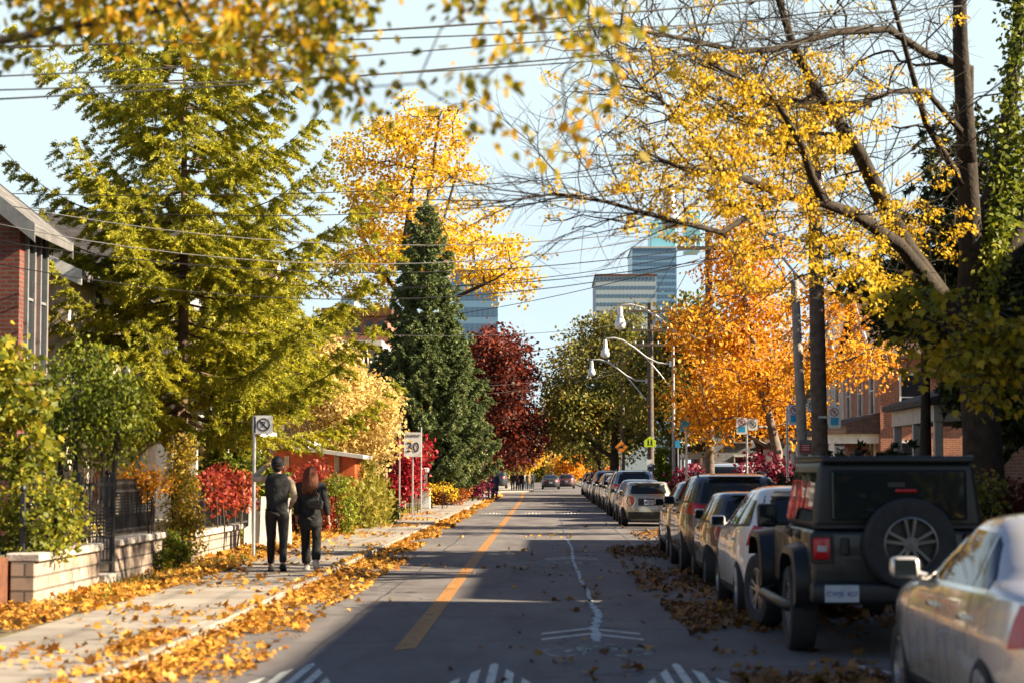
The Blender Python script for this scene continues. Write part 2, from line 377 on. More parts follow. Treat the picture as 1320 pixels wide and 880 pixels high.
def tree(name, label, cat, base, ells, n, per, sigma, size, lmat, bmat='bark', r0=.2, fork=.45, shape=RHOMB, group=None, lean=(0,0), limbs=None,
         hollow=2.4, gap=.3, gf=.9, rt=.008, flat=.6, droop=.3, seg=.6, bare=0.0, jit=.14, leaffilter=None, seed=1.0, curl=.15, sag=.05, extra=None, upn=.8):
    base = np.array(base, float); root = empty(name, tuple(base), 0, label, cat, group)
    pts = sample_crown([(np.array(c, float), np.array(r, float)) for c, r in ells], n, hollow, gap, gf, seed)
    cc = np.mean([e[0] for e in ells], axis=0); top = max(e[0][2]+e[1][2] for e in ells); low = min(e[0][2]-e[1][2] for e in ells)
    s = Skel()
    if limbs is None:
        f = base + np.array([lean[0], lean[1], max(1.2, (low-base[2])*fork + (low-base[2])*.5)])
        mid = (base+f)/2 + np.array([RNG.normal()*.06*r0*5, RNG.normal()*.3*r0, 0])
        e0 = s.line([base - np.array([0,0,.3]), base+np.array([0,0,.35]), mid, f], r0, r0*.78, step=.6); 
        tp = np.array([cc[0]*.8+f[0]*.2, cc[1]*.8+f[1]*.2, f[2]+(top-f[2])*.72]); s.line([s.p[e0], (s.p[e0]+tp)/2+RNG.normal(size=3)*.25*r0*3, tp], r0*.7, r0*.12, e0, .6)
        for k in range(5):
            g = 2*math.pi*(k+RNG.random()*.6)/5; e = ells[k % len(ells)]; tt = np.array(e[0])+np.array([math.cos(g)*e[1][0]*.62, math.sin(g)*e[1][1]*.62, e[1][2]*(.1+.4*RNG.random())])
            a = s.p[e0+RNG.integers(0,3)]; m = (a+tt)/2 + np.array([0,0,-.08*np.linalg.norm(tt-a)])
            s.line([a, m, tt], r0*.45, r0*.1, s.nearest(a), .6)
        first = max(0, e0-1)
    else:
        first = 0; ends = {}
        for li in limbs:
            q, ra, rb = li[0], li[1], li[2]; 
            if len(s.p) == 0: s.line(q, ra, rb, -1, .4); first = 3
            else:
                j = s.nearest(np.array(q[0])); s.line([s.p[j]]+list(q[1:]), ra, rb, j, .4)
    if extra is not None: pts = np.concatenate([pts, extra])
    tips = s.attach(pts, seg, jit, sag, first)
    wb = s.mesh(rt, .47, r0)
    wb.v = [(a-base[0], b-base[1], c-base[2]) for a, b, c in wb.v]
    wb.build('trunk', M[bmat], root, smooth=180)
    tp = np.array([s.p[t] for t in tips]); 
    pa = np.array([s.p[s.par[t]] for t in tips]); 
    both = np.concatenate([tp, tp*.55+pa*.45])
    if bare > 0: both = both[RNG.random(len(both)) > bare]
    if leaffilter is not None: both = both[leaffilter(both)]
    p, a, nn, sz = leaves_at(both, per, sigma, size, flat, droop, upn)
    leaf_mesh('crown', p-base, a, nn, sz, shape, M[lmat], root, None, curl)
    return root

def conifer(name, label, cat, base, H, Rb, lmat, h0=.4, nper=8, gapz=.36, per=26, blade=.16, r0=.16, expo=.8, droop=.25, sub=.26, group=None, bmat='bark', side=None, wob=.25, wide=1.0, ragged=.25, bare=0, zj=.3):
    """whorled branches that sag and lift at the tip, short side shoots, needles as thin blades"""
    root = empty(name, base, 0, label, cat, group); wb = MB(); P, A, NR, S = [], [], [], []
    wb.tube([(0,0,-.2),(.0,0,.4),(.04,.03,H*.5),(0,0,H)], [r0*1.15, r0, r0*.6, .015], 10)
    z = h0; k = 0
    while z < H-.12:
        t = (z-h0)/(H-h0); Rz = Rb*(1-t)**expo*(1+.12*math.sin(9*t)) + .05
        m = max(4, int(nper*(.55+.45*(1-t))))
        ph = RNG.random()*6.28
        for i in range(m):
            g = ph+2*math.pi*i/m + RNG.normal()*.25; L = Rz*(1+RNG.normal()*ragged)
            if L < .08: continue
            if RNG.random() < bare: continue
            if side is not None: L *= side(g, t)
            dn = .45+1.0*RNG.random() if bare > 0 else 1.0
            d = np.array([math.cos(g), math.sin(g), 0]); q = np.array([-d[1], d[0], 0]); zb = z+RNG.normal()*gapz*zj
            nn = max(3, int(L/.3)); pts = []
            for j in range(nn+1):
                u = j/nn; pts.append(d*L*u + q*wob*.2*math.sin(u*3+g*3)*u + np.array([0,0, zb + L*(.15*u*(1-t) - droop*u*(1.6-u)*.9 + .22*u**3) + .5*t*L*u]))
            wb.tube(pts, [max(.006, r0*.22*(1-.85*j/nn)*(.4+.6*(1-t))) for j in range(nn+1)], 4, cap=False)
            pts = np.array(pts); ns = max(2, int(L/sub))
            for j in range(ns):
                u = .18+.82*(j+RNG.random())/ns; x = u*nn; i0 = min(nn-1, int(x)); c = pts[i0]+(pts[i0+1]-pts[i0])*(x-i0)
                for sd in (-1,1):
                    l2 = min(.75, L*.42)*(1.12-u*.75)*(.7+.6*RNG.random()); dd = d*.75 + q*sd*(1.0-.3*u); dd = dd/np.linalg.norm(dd); dd = dd+np.array([0,0,-.30+.22*RNG.normal()])
                    nb = max(4, int(per*dn*l2/.4)); tt = RNG.random(nb)
                    pos = c + dd*l2*tt[:,None] + RNG.normal(size=(nb,3))*.018; pos[:,2] -= .10*l2*tt**2
                    ax = dd*.9 + RNG.normal(size=(nb,3))*.75; P.append(pos); A.append(ax); S.append(blade*(.6+.7*RNG.random(nb)))
            nb = max(4, int(per*.7)); tt = .85+.2*RNG.random(nb); pos = pts[-1] + d*(tt[:,None]-1)*.3 + RNG.normal(size=(nb,3))*.03
            P.append(pos); A.append(d+RNG.normal(size=(nb,3))*.6); S.append(blade*(.6+.7*RNG.random(nb)))
        z += gapz*(.7+.6*RNG.random())*(1-.45*t)
    nb = int(per*2); P.append(np.c_[RNG.normal(size=(nb,2))*.05, H-.5*RNG.random(nb)]); A.append(np.c_[RNG.normal(size=(nb,2))*.7, .6+RNG.random(nb)]); S.append(np.full(nb, blade))
    P = np.concatenate(P); A = np.concatenate(A); S = np.concatenate(S); nr = rand_dirs(len(P)); nr[:,2] += .5
    wb.build('trunk', M[bmat], root, smooth=180)
    leaf_mesh('crown', P, A, nr, S, BLADE, M[lmat], root, None, 0, 2.0*wide)
    return root

def bush(name, label, cat, base, ells, n, per, sigma, size, lmat, shape=RHOMB, bmat='bark', stems=5, rt=.004, group=None, gap=.12, hollow=3.0, gf=2.2, droop=.1, flat=.9, seed=2.0, curl=.15, upn=.8):
    """several stems from the ground fanning into a leafy mass; ELLS given relative to the base"""
    base = np.array(base, float); root = empty(name, tuple(base), 0, label, cat, group)
    pts = sample_crown([(np.array(c, float), np.array(r, float)) for c, r in ells], n, hollow, gap, gf, seed); pts = pts[pts[:,2] > .03]
    s = Skel()
    for k in range(stems):
        e = ells[k % len(ells)]; g = RNG.random()*6.28; b0 = np.array([e[0][0]*.55+math.cos(g)*e[1][0]*.25, e[0][1]*.55+math.sin(g)*e[1][1]*.25, -.08]); t = np.array(e[0])+np.array([math.cos(g)*e[1][0]*.4, math.sin(g)*e[1][1]*.4, e[1][2]*.1])
        s.line([b0, (b0+t)/2+RNG.normal(size=3)*.04, t], rt*5, rt*2, -1, .25)
    tips = s.attach(pts, .25, .1, .04, 0); wb = s.mesh(rt, .42, rt*8, (6,5,3,3)); wb.build('stem', M[bmat], root, smooth=180)
    tp = np.array([s.p[t] for t in tips]); p, a, nn, sz = leaves_at(tp, per, sigma, size, flat, droop, upn); p[:,2] = np.maximum(p[:,2], .02)
    leaf_mesh('foliage', p, a, nn, sz, shape, M[lmat], root, None, curl); return root

# leaf colours
LEAF_K = .62
M['l_yellow'] = leafmat('golden yellow leaves', [(.40,.19,.012),(.68,.41,.02),(.74,.52,.035),(.66,.49,.06)], .5)
M['l_yelloworange'] = leafmat('amber leaves', [(.36,.11,.01),(.66,.26,.015),(.76,.36,.02),(.74,.44,.035)], .5)
M['l_orange'] = leafmat('orange leaves', [(.24,.07,.012),(.60,.24,.016),(.72,.36,.022),(.74,.46,.05)], .5)
M['l_red'] = leafmat('scarlet leaves', [(.12,.006,.012),(.32,.012,.022),(.42,.02,.03),(.34,.03,.02)], .35)
M['l_vine'] = leafmat('red creeper leaves', [(.06,.012,.012),(.24,.018,.018),(.36,.06,.02),(.42,.15,.03)], .35)
M['l_maroon'] = leafmat('dark red leaves', [(.028,.020,.010),(.075,.020,.012),(.17,.026,.014),(.36,.07,.02)], .35)
M['l_burgundy'] = leafmat('burgundy leaves', [(.05,.004,.014),(.15,.008,.03),(.22,.012,.045)], .3)
M['l_spruce_lit'] = leafmat('yellow green needles', [(.065,.08,.010),(.24,.25,.022),(.48,.44,.030),(.66,.52,.038)], .36, nscale=1.9)
M['l_spruce'] = leafmat('dark spruce needles', [(.035,.060,.026),(.095,.135,.048),(.20,.235,.08),(.30,.31,.12)], .22, nscale=1.5)
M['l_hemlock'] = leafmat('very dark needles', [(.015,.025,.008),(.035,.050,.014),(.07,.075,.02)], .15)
M['l_cedar'] = leafmat('cedar green', [(.05,.075,.010),(.12,.155,.016),(.24,.26,.025),(.34,.30,.03)], .35)
M['l_green'] = leafmat('green leaves', [(.06,.09,.010),(.14,.18,.016),(.27,.29,.022),(.45,.36,.03)], .4)
M['l_yellowgreen'] = leafmat('yellowing green leaves', [(.10,.105,.012),(.25,.20,.018),(.46,.30,.025),(.58,.27,.02)], .42)
M['l_canopy'] = leafmat('turning leaves', [(.09,.11,.012),(.16,.17,.014),(.30,.25,.016),(.62,.36,.018),(.68,.24,.01)], .5, nscale=.55)
M['l_olive'] = leafmat('olive and rust leaves', [(.055,.070,.016),(.12,.13,.025),(.24,.215,.035),(.50,.25,.025)], .38, nscale=.35)
M['l_gardengreen'] = leafmat('green and yellow garden leaves', [(.04,.06,.010),(.13,.155,.016),(.30,.28,.02),(.58,.38,.025)], .4, nscale=1.6)
M['l_shademaple'] = leafmat('green and yellow maple leaves', [(.06,.085,.010),(.18,.18,.014),(.42,.31,.018),(.56,.36,.02)], .4, nscale=1.5)
M['l_cream'] = leafmat('pale cream yellow leaves', [(.40,.26,.06),(.62,.44,.13),(.74,.58,.24),(.70,.50,.14)], .4)
M['l_grass'] = leafmat('dry grass', [(.10,.115,.015),(.24,.22,.025),(.42,.30,.05)], .4)
M['l_rust'] = leafmat('rust hedge leaves', [(.22,.07,.012),(.40,.13,.02),(.48,.19,.03)], .3)
M['l_fallen'] = leafmat('fallen leaves', [(.07,.03,.012),(.25,.095,.018),(.50,.22,.028),(.60,.33,.055),(.36,.14,.02),(.17,.075,.022)], .2, nscale=2.2)
M['l_fallen_brown'] = leafmat('brown fallen leaves', [(.05,.025,.010),(.16,.072,.018),(.27,.125,.03),(.36,.17,.03)], .15, nscale=1.4)
# ---------------------------------------------------------------- light, sky, camera
SUN_EL, SUN_AZ = R(31), R(97)          # azimuth clockwise from straight up the street (+y towards +x)
sund = Vector((math.cos(SUN_EL)*math.sin(SUN_AZ), math.cos(SUN_EL)*math.cos(SUN_AZ), math.sin(SUN_EL)))
sl = bpy.data.lights.new('sun', 'SUN'); sl.energy = 5.0; sl.angle = R(.53); sl.color = (1,.84,.60)
so = bpy.data.objects.new('sun', sl); COL.objects.link(so); so.rotation_euler = (-sund).to_track_quat('-Z','Y').to_euler(); so.location = sund*60
w = bpy.data.worlds.new('World'); SC.world = w; w.use_nodes = True; nt = w.node_tree
for n in list(nt.nodes): nt.nodes.remove(n)
wo = N(nt,'ShaderNodeOutputWorld'); bg = N(nt,'ShaderNodeBackground'); nt.links.new(bg.outputs[0], wo.inputs[0])
sky = N(nt,'ShaderNodeTexSky'); sky.sky_type = 'NISHITA'; sky.sun_disc = False; sky.sun_elevation = SUN_EL; sky.sun_rotation = SUN_AZ
sky.air_density = .55; sky.dust_density = .2; sky.ozone_density = 1.5
tc = N(nt,'ShaderNodeTexCoord'); mp = N(nt,'ShaderNodeMapping'); mp.inputs['Scale'].default_value = (1.2,1.2,3.2); nt.links.new(tc.outputs['Generated'], mp.inputs[0])
cn = N(nt,'ShaderNodeTexNoise'); cn.inputs['Scale'].default_value = 1.9; cn.inputs['Detail'].default_value = 6; cn.inputs['Roughness'].default_value = .55; nt.links.new(mp.outputs[0], cn.inputs['Vector'])
cr = ramp(nt, [(.16,(.25,.25,.25)),(.50,(1,1,1))]); nt.links.new(cn.outputs[0], cr.inputs[0])
sx = N(nt,'ShaderNodeSeparateXYZ'); nt.links.new(tc.outputs['Generated'], sx.inputs[0])
el = ramp(nt, [(.26,(1,1,1)),(.42,(.0,.0,.0))]); nt.links.new(sx.outputs[2], el.inputs[0])
cm = N(nt,'ShaderNodeMath', operation='MULTIPLY'); nt.links.new(cr.outputs[0], cm.inputs[0]); nt.links.new(el.outputs[0], cm.inputs[1])
mx = N(nt,'ShaderNodeMix'); mx.data_type = 'RGBA'; nt.links.new(cm.outputs[0], mx.inputs[0]); nt.links.new(sky.outputs[0], mx.inputs[6]); mx.inputs[7].default_value = (4.2,5.05,5.4,1)
nt.links.new(mx.outputs[2], bg.inputs['Color']); bg.inputs['Strength'].default_value = .05
vs = SC.view_settings; vs.view_transform = 'Standard'; vs.look = 'None'; vs.gamma = 1; vs.use_curve_mapping = False; vs.exposure = 2.0
cam = bpy.data.cameras.new('camera'); co = bpy.data.objects.new('camera', cam); COL.objects.link(co); SC.camera = co
cam.lens = F_PX/1320*36; cam.sensor_width = 36; cam.clip_start = .1; cam.clip_end = 6000
co.location = (0,0,CAM_H); co.rotation_euler = (R(90)+PITCH, 0, YAW)
cam.dof.use_dof = True; cam.dof.focus_distance = 75; cam.dof.aperture_fstop = 2.4
SC.render.resolution_x, SC.render.resolution_y = 1024, 682
SC.cycles.max_bounces = 6; SC.cycles.diffuse_bounces = 3; SC.cycles.glossy_bounces = 3; SC.cycles.transmission_bounces = 4; SC.cycles.transparent_max_bounces = 6
SC.cycles.use_denoising = True; SC.cycles.sample_clamp_indirect = 6; SC.cycles.caustics_reflective = False; SC.cycles.caustics_refractive = False

# ---------------------------------------------------------------- ground, road, sidewalks
def asphalt():
    m, nt, out = newmat('asphalt'); p = N(nt,'ShaderNodeBsdfPrincipled'); nt.links.new(p.outputs[0], out.inputs[0]); tc = N(nt,'ShaderNodeTexCoord')
    mp = N(nt,'ShaderNodeMapping'); mp.inputs['Scale'].default_value = (1,.22,1); nt.links.new(tc.outputs['Object'], mp.inputs[0])
    a = N(nt,'ShaderNodeTexNoise'); a.inputs['Scale'].default_value = 1.1; a.inputs['Detail'].default_value = 9; a.inputs['Roughness'].default_value = .68; nt.links.new(mp.outputs[0], a.inputs['Vector'])
    r = ramp(nt, [(.28,(.074,.064,.067)),(.5,(.122,.110,.109)),(.74,(.185,.170,.160))]); nt.links.new(a.outputs[0], r.inputs[0])
    b = N(nt,'ShaderNodeTexNoise'); b.inputs['Scale'].default_value = 55; b.inputs['Detail'].default_value = 3; nt.links.new(tc.outputs['Object'], b.inputs['Vector'])
    r2 = ramp(nt, [(.3,(.72,.72,.72)),(.7,(1.22,1.22,1.22))]); nt.links.new(b.outputs[0], r2.inputs[0])
    m1 = N(nt,'ShaderNodeMix'); m1.data_type='RGBA'; m1.blend_type='MULTIPLY'; m1.inputs[0].default_value = 1; nt.links.new(r.outputs[0], m1.inputs[6]); nt.links.new(r2.outputs[0], m1.inputs[7])
    # cracks
    nz = N(nt,'ShaderNodeTexNoise'); nz.inputs['Scale'].default_value = 1.2; nz.inputs['Detail'].default_value = 5; nt.links.new(tc.outputs['Object'], nz.inputs['Vector'])
    ad = N(nt,'ShaderNodeMix'); ad.data_type='RGBA'; ad.blend_type='ADD'; ad.inputs[0].default_value = .8; nt.links.new(tc.outputs['Object'], ad.inputs[6]); nt.links.new(nz.outputs[1], ad.inputs[7])
    v = N(nt,'ShaderNodeTexVoronoi'); v.feature = 'DISTANCE_TO_EDGE'; v.inputs['Scale'].default_value = .28; nt.links.new(ad.outputs[2], v.inputs['Vector'])
    r3 = ramp(nt, [(.004,(.42,.42,.42)),(.011,(1,1,1))]); nt.links.new(v.outputs[0], r3.inputs[0])
    m2 = N(nt,'ShaderNodeMix'); m2.data_type='RGBA'; m2.blend_type='MULTIPLY'; m2.inputs[0].default_value = .85; nt.links.new(m1.outputs[2], m2.inputs[6]); nt.links.new(r3.outputs[0], m2.inputs[7])
    nt.links.new(m2.outputs[2], p.inputs['Base Color']); p.inputs['Roughness'].default_value = .82; p.inputs['Specular IOR Level'].default_value = .35
    bp = N(nt,'ShaderNodeBump'); bp.inputs['Strength'].default_value = .35; bp.inputs['Distance'].default_value = .008; nt.links.new(b.outputs[0], bp.inputs['Height']); nt.links.new(bp.outputs[0], p.inputs['Normal'])
    return m
def concrete():
    m, nt, out = newmat('concrete'); p = N(nt,'ShaderNodeBsdfPrincipled'); nt.links.new(p.outputs[0], out.inputs[0]); tc = N(nt,'ShaderNodeTexCoord')
    a = N(nt,'ShaderNodeTexNoise'); a.inputs['Scale'].default_value = 1.6; a.inputs['Detail'].default_value = 9; a.inputs['Roughness'].default_value = .65; nt.links.new(tc.outputs['Object'], a.inputs['Vector'])
    r = ramp(nt, [(.3,(.19,.167,.143)),(.7,(.31,.275,.235))]); nt.links.new(a.outputs[0], r.inputs[0])
    s = N(nt,'ShaderNodeSeparateXYZ'); nt.links.new(tc.outputs['Object'], s.inputs[0])
    d = N(nt,'ShaderNodeMath', operation='DIVIDE'); d.inputs[1].default_value = 1.6; nt.links.new(s.outputs[1], d.inputs[0])
    fr = N(nt,'ShaderNodeMath', operation='FRACT'); nt.links.new(d.outputs[0], fr.inputs[0]); fl = N(nt,'ShaderNodeMath', operation='FLOOR'); nt.links.new(d.outputs[0], fl.inputs[0])
    wn = N(nt,'ShaderNodeTexWhiteNoise', noise_dimensions='1D'); nt.links.new(fl.outputs[0], wn.inputs['W']); rw = ramp(nt, [(0,(.78,.77,.76)),(1,(1.12,1.11,1.1))]); nt.links.new(wn.outputs[0], rw.inputs[0])
    g = ramp(nt, [(.010,(.35,.33,.31)),(.022,(1,1,1))]); nt.links.new(fr.outputs[0], g.inputs[0])
    m1 = N(nt,'ShaderNodeMix'); m1.data_type='RGBA'; m1.blend_type='MULTIPLY'; m1.inputs[0].default_value = 1; nt.links.new(r.outputs[0], m1.inputs[6]); nt.links.new(rw.outputs[0], m1.inputs[7])
    m2 = N(nt,'ShaderNodeMix'); m2.data_type='RGBA'; m2.blend_type='MULTIPLY'; m2.inputs[0].default_value = 1; nt.links.new(m1.outputs[2], m2.inputs[6]); nt.links.new(g.outputs[0], m2.inputs[7])
    nt.links.new(m2.outputs[2], p.inputs['Base Color']); p.inputs['Roughness'].default_value = .88
    b = N(nt,'ShaderNodeTexNoise'); b.inputs['Scale'].default_value = 70; nt.links.new(tc.outputs['Object'], b.inputs['Vector'])
    bp = N(nt,'ShaderNodeBump'); bp.inputs['Strength'].default_value = .25; bp.inputs['Distance'].default_value = .006; nt.links.new(b.outputs[0], bp.inputs['Height']); nt.links.new(bp.outputs[0], p.inputs['Normal'])
    return m
def roadpaint(name, c, wear=.45):
    m, nt, out = newmat(name); p = N(nt,'ShaderNodeBsdfPrincipled'); tc = N(nt,'ShaderNodeTexCoord'); p.inputs['Roughness'].default_value = .7
    n = N(nt,'ShaderNodeTexNoise'); n.inputs['Scale'].default_value = 7; n.inputs['Detail'].default_value = 9; n.inputs['Roughness'].default_value = .75; nt.links.new(tc.outputs['Object'], n.inputs['Vector'])
    r = ramp(nt, [(.3,tuple(x*.62 for x in c)),(.7,c)]); nt.links.new(n.outputs[0], r.inputs[0]); nt.links.new(r.outputs[0], p.inputs['Base Color'])
    th = ramp(nt, [(wear-.09,(1,1,1)),(wear+.02,(0,0,0))]); nt.links.new(n.outputs[0], th.inputs[0])
    t = N(nt,'ShaderNodeBsdfTransparent'); ms = N(nt,'ShaderNodeMixShader'); nt.links.new(th.outputs[0], ms.inputs[0]); nt.links.new(p.outputs[0], ms.inputs[1]); nt.links.new(t.outputs[0], ms.inputs[2]); nt.links.new(ms.outputs[0], out.inputs[0])
    return m
M['asphalt'] = asphalt(); M['concrete'] = concrete()
M['soil'] = surf('garden soil and thin turf', (.13,.105,.045), (.065,.05,.025), .95, 1.4, .6, 20)
M['turf'] = surf('worn turf', (.10,.10,.03), (.09,.06,.025), .95, 1.1, .6, 24)
M['p_yellow'] = roadpaint('yellow road paint', (.36,.165,.035), .41)
M['p_white'] = roadpaint('white road paint', (.58,.60,.55), .42)
M['p_faint'] = roadpaint('worn white road paint', (.36,.42,.39), .53)
M['p_spill'] = roadpaint('spilled pale blue paint', (.40,.50,.55), .44)
M['seal'] = surf('crack sealant', (.03,.028,.03), None, .5)
def sheet(name, x0, x1, y0, y1, z, m, ny=1):
    mb = MB()
    for k in range(ny):
        a, b = y0+(y1-y0)*k/ny, y0+(y1-y0)*(k+1)/ny; mb.quad((x0,a,z),(x1,a,z),(x1,b,z),(x0,b,z))
    o = mb.build(name, M[m]); return tag(o, kind='structure')
KL, KR = -3.42, 4.42
sheet('ground', -3000, 3000, -400, 5000, -.03, 'turf')
sheet('road', KL, KR, -40, 420, 0, 'asphalt')
def slab(name, x0, x1, y0, y1, z, m):
    o = MB().box2((x0,y0,-.02),(x1,y1,z), 0, .012).build(name, M[m]); return tag(o, kind='structure')
slab('kerb_left', KL-.16, KL, -40, 420, .125, 'concrete'); slab('kerb_right', KR, KR+.16, -40, 420, .125, 'concrete')
slab('sidewalk_left', -5.2, KL-.162, -40, 420, .12, 'concrete'); slab('sidewalk_right', 5.7, 7.2, -40, 420, .12, 'concrete')
slab('boulevard', KR+.162, 5.698, -40, 420, .115, 'turf')
slab('yard_left', -70, -5.202, -40, 420, .115, 'soil'); slab('yard_right', 7.202, 70, -40, 420, .13, 'soil')

o = MB().prism([(KL+.002,172),(KL+.002,199),(-1.6,199),(-1.0,196),(-.9,178),(-1.5,174.5)], 'Z', -.02, .12).build('corner_apron', M['concrete']); tag(o, kind='structure')
# road markings
mb = MB(); xs = lambda y: -1.33 - max(0, y-120)*.006
ys = [19.6]+list(np.arange(24, 171, 6.0))
for a, b in zip(ys, ys[1:]): mb.quad((xs(a)-.10,a,.004),(xs(a)+.10,a+(.25 if a < 20 else 0),.004),(xs(b)+.10,b,.004),(xs(b)-.10,b,.004))
tag(mb.build('lane_line', M['p_yellow']), kind='structure')
def hump(y0, name):
    mb = MB()
    for cx in (-2.05, -.43, 1.17, 2.80):
        for k in range(-3, 4):
            x = cx+k*.145; L = 2.6; hw = .5
            top = lambda q: y0+L*(1-abs(q-cx)/hw)
            xa, xb = x-.037, x+.037
            if min(top(xa), top(xb)) < y0+.05: continue
            P = [(xa,y0,.0045),(xb,y0,.0045),(xb,top(xb),.0045)] + ([(cx,y0+L-.02,.0045)] if k == 0 else []) + [(xa,top(xa),.0045)]
            mb.add(P, [list(range(len(P)))])
    return tag(mb.build(name, M['p_white']), kind='structure')
hump(15.75, 'hump_marking'); hump(83.5, 'hump_marking')
def sharrow(cx, y0):
    mb = MB(); z = .0045
    for dy in (0, .72):
        for s in (-1, 1):
            a = (cx, y0+2.2+dy); b = (cx+s*.52, y0+1.45+dy)
            mb.quad((a[0],a[1],z),(b[0],b[1],z),(b[0],b[1]+.2,z),(a[0],a[1]+.2,z))
    ch = mb; mb = MB()
    for wx in (-.3, .3):                         # bicycle: two wheels and its frame, stretched along the lane
        n = 22
        for j in range(n):
            g0, g1 = 2*math.pi*j/n, 2*math.pi*(j+1)/n
            P = lambda r, g: (cx+wx+r*math.cos(g), y0+.1+r*math.sin(g)*2.0, z)
            mb.quad(P(.17,g0), P(.17,g1), P(.235,g1), P(.235,g0))
    def bar(a, b, w=.035):
        d = Vector((b[0]-a[0], b[1]-a[1])); q = Vector((-d.y, d.x)).normalized()*w
        mb.quad((cx+a[0]-q.x,y0+a[1]-q.y,z),(cx+b[0]-q.x,y0+b[1]-q.y,z),(cx+b[0]+q.x,y0+b[1]+q.y,z),(cx+a[0]+q.x,y0+a[1]+q.y,z))
    bar((-.3,.1),(-.12,.75)); bar((-.14,.72),(.2,.72)); bar((.0,.15),(.24,.85)); bar((-.12,.62),(0,.12)); bar((.3,.1),(.2,.95)); bar((.12,.98),(.28,.98)); bar((-.2,.85),(-.05,.85))
    tag(ch.build('chevron_marking', M['p_white']), kind='structure')
    return tag(mb.build('bicycle_marking', M['p_faint']), kind='structure')
sharrow(.50, 19.35); sharrow(.55, 38.2)
# pale paint spilled along the lane
trail = [(731,694),(737,706),(741,727),(750,747),(758,761),(764,777),(772,790),(766,806),(770,829)]
pts = [at(x,y,4471/(y-608)) for x, y in trail]; mb = MB(); rr = random.Random(3); prev = None; L = []
for a, b in zip(pts, pts[1:]):
    for k in range(10):
        t = k/10; L.append((a.x+(b.x-a.x)*t+rr.gauss(0,.012), a.y+(b.y-a.y)*t))
for i in range(len(L)-1):
    w0 = .032*(.6+.9*rr.random()) * (1.3 if 18 < L[i][1] < 26 else .75)
    cur = ((L[i][0]-w0, L[i][1], .0035), (L[i][0]+w0*1.1, L[i][1], .0035))
    if prev: mb.quad(prev[0], prev[1], cur[1], cur[0])
    prev = cur
tag(mb.build('paint_spill', M['p_spill']), kind='structure')
mb = MB(); rr = random.Random(9)
for x0, ya, yb in ((.62,44,180),(-2.2,19,60),(2.05,30,110)):
    p = None; y = ya; x = x0
    while y < yb:
        x += rr.gauss(0,.012); c = ((x-.012,y,.003),(x+.012,y,.003))
        if p: mb.quad(p[0],p[1],c[1],c[0])
        p = c; y += .6
for yy in (24.5, 33, 51, 57, 68, 77, 93, 110):
    x, y, p = KL+.3, yy, None
    while x < 2.4:
        y += rr.gauss(0,.035); c = ((x,y-.02,.003),(x,y+.02,.003))
        if p: mb.quad(p[0],c[0],c[1],p[1])
        p = c; x += .25
tag(mb.build('crack_seal', M['seal']), kind='structure')

# fallen leaves
def surf_z(x):
    return np.where((x > KL) & (x < KR), .0, np.where(x > KL-.16, .125, .12))
def litter(name, areas, mat, label):
    P, S = [], []
    for (x0,x1,y0,y1,n,size,pile,gf,cut) in areas:
        k = int(n*2.6); x = x0+(x1-x0)*RNG.random(k); y = y0+(y1-y0)*RNG.random(k)
        p = np.c_[x, y, np.zeros(k)]; keep = (noise3(p*np.array([1,.6,1]), gf, y0*.37) + .35*noise3(p, gf*3.1, 2)) + .25*RNG.normal(size=k) > cut; p = p[keep][:n]
        z = surf_z(p[:,0]); p[:,2] = z + .008 + pile*RNG.random(len(p))**2; P.append(p); S.append(size*(.4+1.25*RNG.random(len(p))**1.4))
    P = np.concatenate(P); S = np.concatenate(S); n = len(P); nr = RNG.normal(size=(n,3))*.55; nr[:,2] = np.abs(nr[:,2])+.9
    ax = RNG.normal(size=(n,3)); ax[:,2] *= .25; P[:,2] += .02*RNG.random(n)
    o = leaf_mesh(name, P, ax, nr, S, MAPLE, M[mat], None, None, .45); return tag(o, label, 'leaves', None, 'stuff')
litter('fallen_leaves', [(-7.2,-5.2,14.5,25,3400,.07,.04,1.2,-.1), (-5.3,-3.6,14.5,24,700,.085,.015,1.5,.2), (-3.85,-2.5,14.5,22,2300,.068,.03,1.9,.02), (-6.2,-5.1,24,34,2000,.08,.03,1.6,.05), (-6.5,-5.15,34,62,2600,.11,.05,1.3,-.1),
    (-3.5,-2.6,22,42,2300,.078,.03,1.7,.1), (-3.42,-3.12,14.5,34,1500,.078,.10,1.2,-.3), (-3.42,-3.2,34,70,900,.08,.08,1.2,-.1), (-3.42,-2.8,42,80,2600,.11,.04,1.2,-.05), (-3.42,-2.85,80,150,1500,.14,.04,.6,.05), (-5.2,-3.5,24,80,900,.09,.0,1.2,.35), (-12,-5.3,24,70,3500,.12,.02,.8,-.1),
    (-2.7,1.2,15,60,240,.08,0,1.0,.2), (4.5,9.5,18,80,5200,.11,.02,.8,-.1)], 'l_fallen', 'orange and yellow fallen leaves heaped along the left kerb and verge')
litter('fallen_leaves', [(1.55,3.2,15.2,19.2,1300,.07,.015,1.6,.22), (1.55,2.6,19,27,1500,.07,.015,1.3,.25), (1.4,2.5,27,48,1100,.08,.01,.9,.28), (2.4,4.42,15,60,1800,.10,.02,1.0,.0), (1.0,2.6,60,120,350,.12,0,.7,.25), (-1.2,1.6,15,40,110,.085,0,1.0,.2)],
    'l_fallen_brown', 'brown fallen leaves in loose patches beside the parked cars')
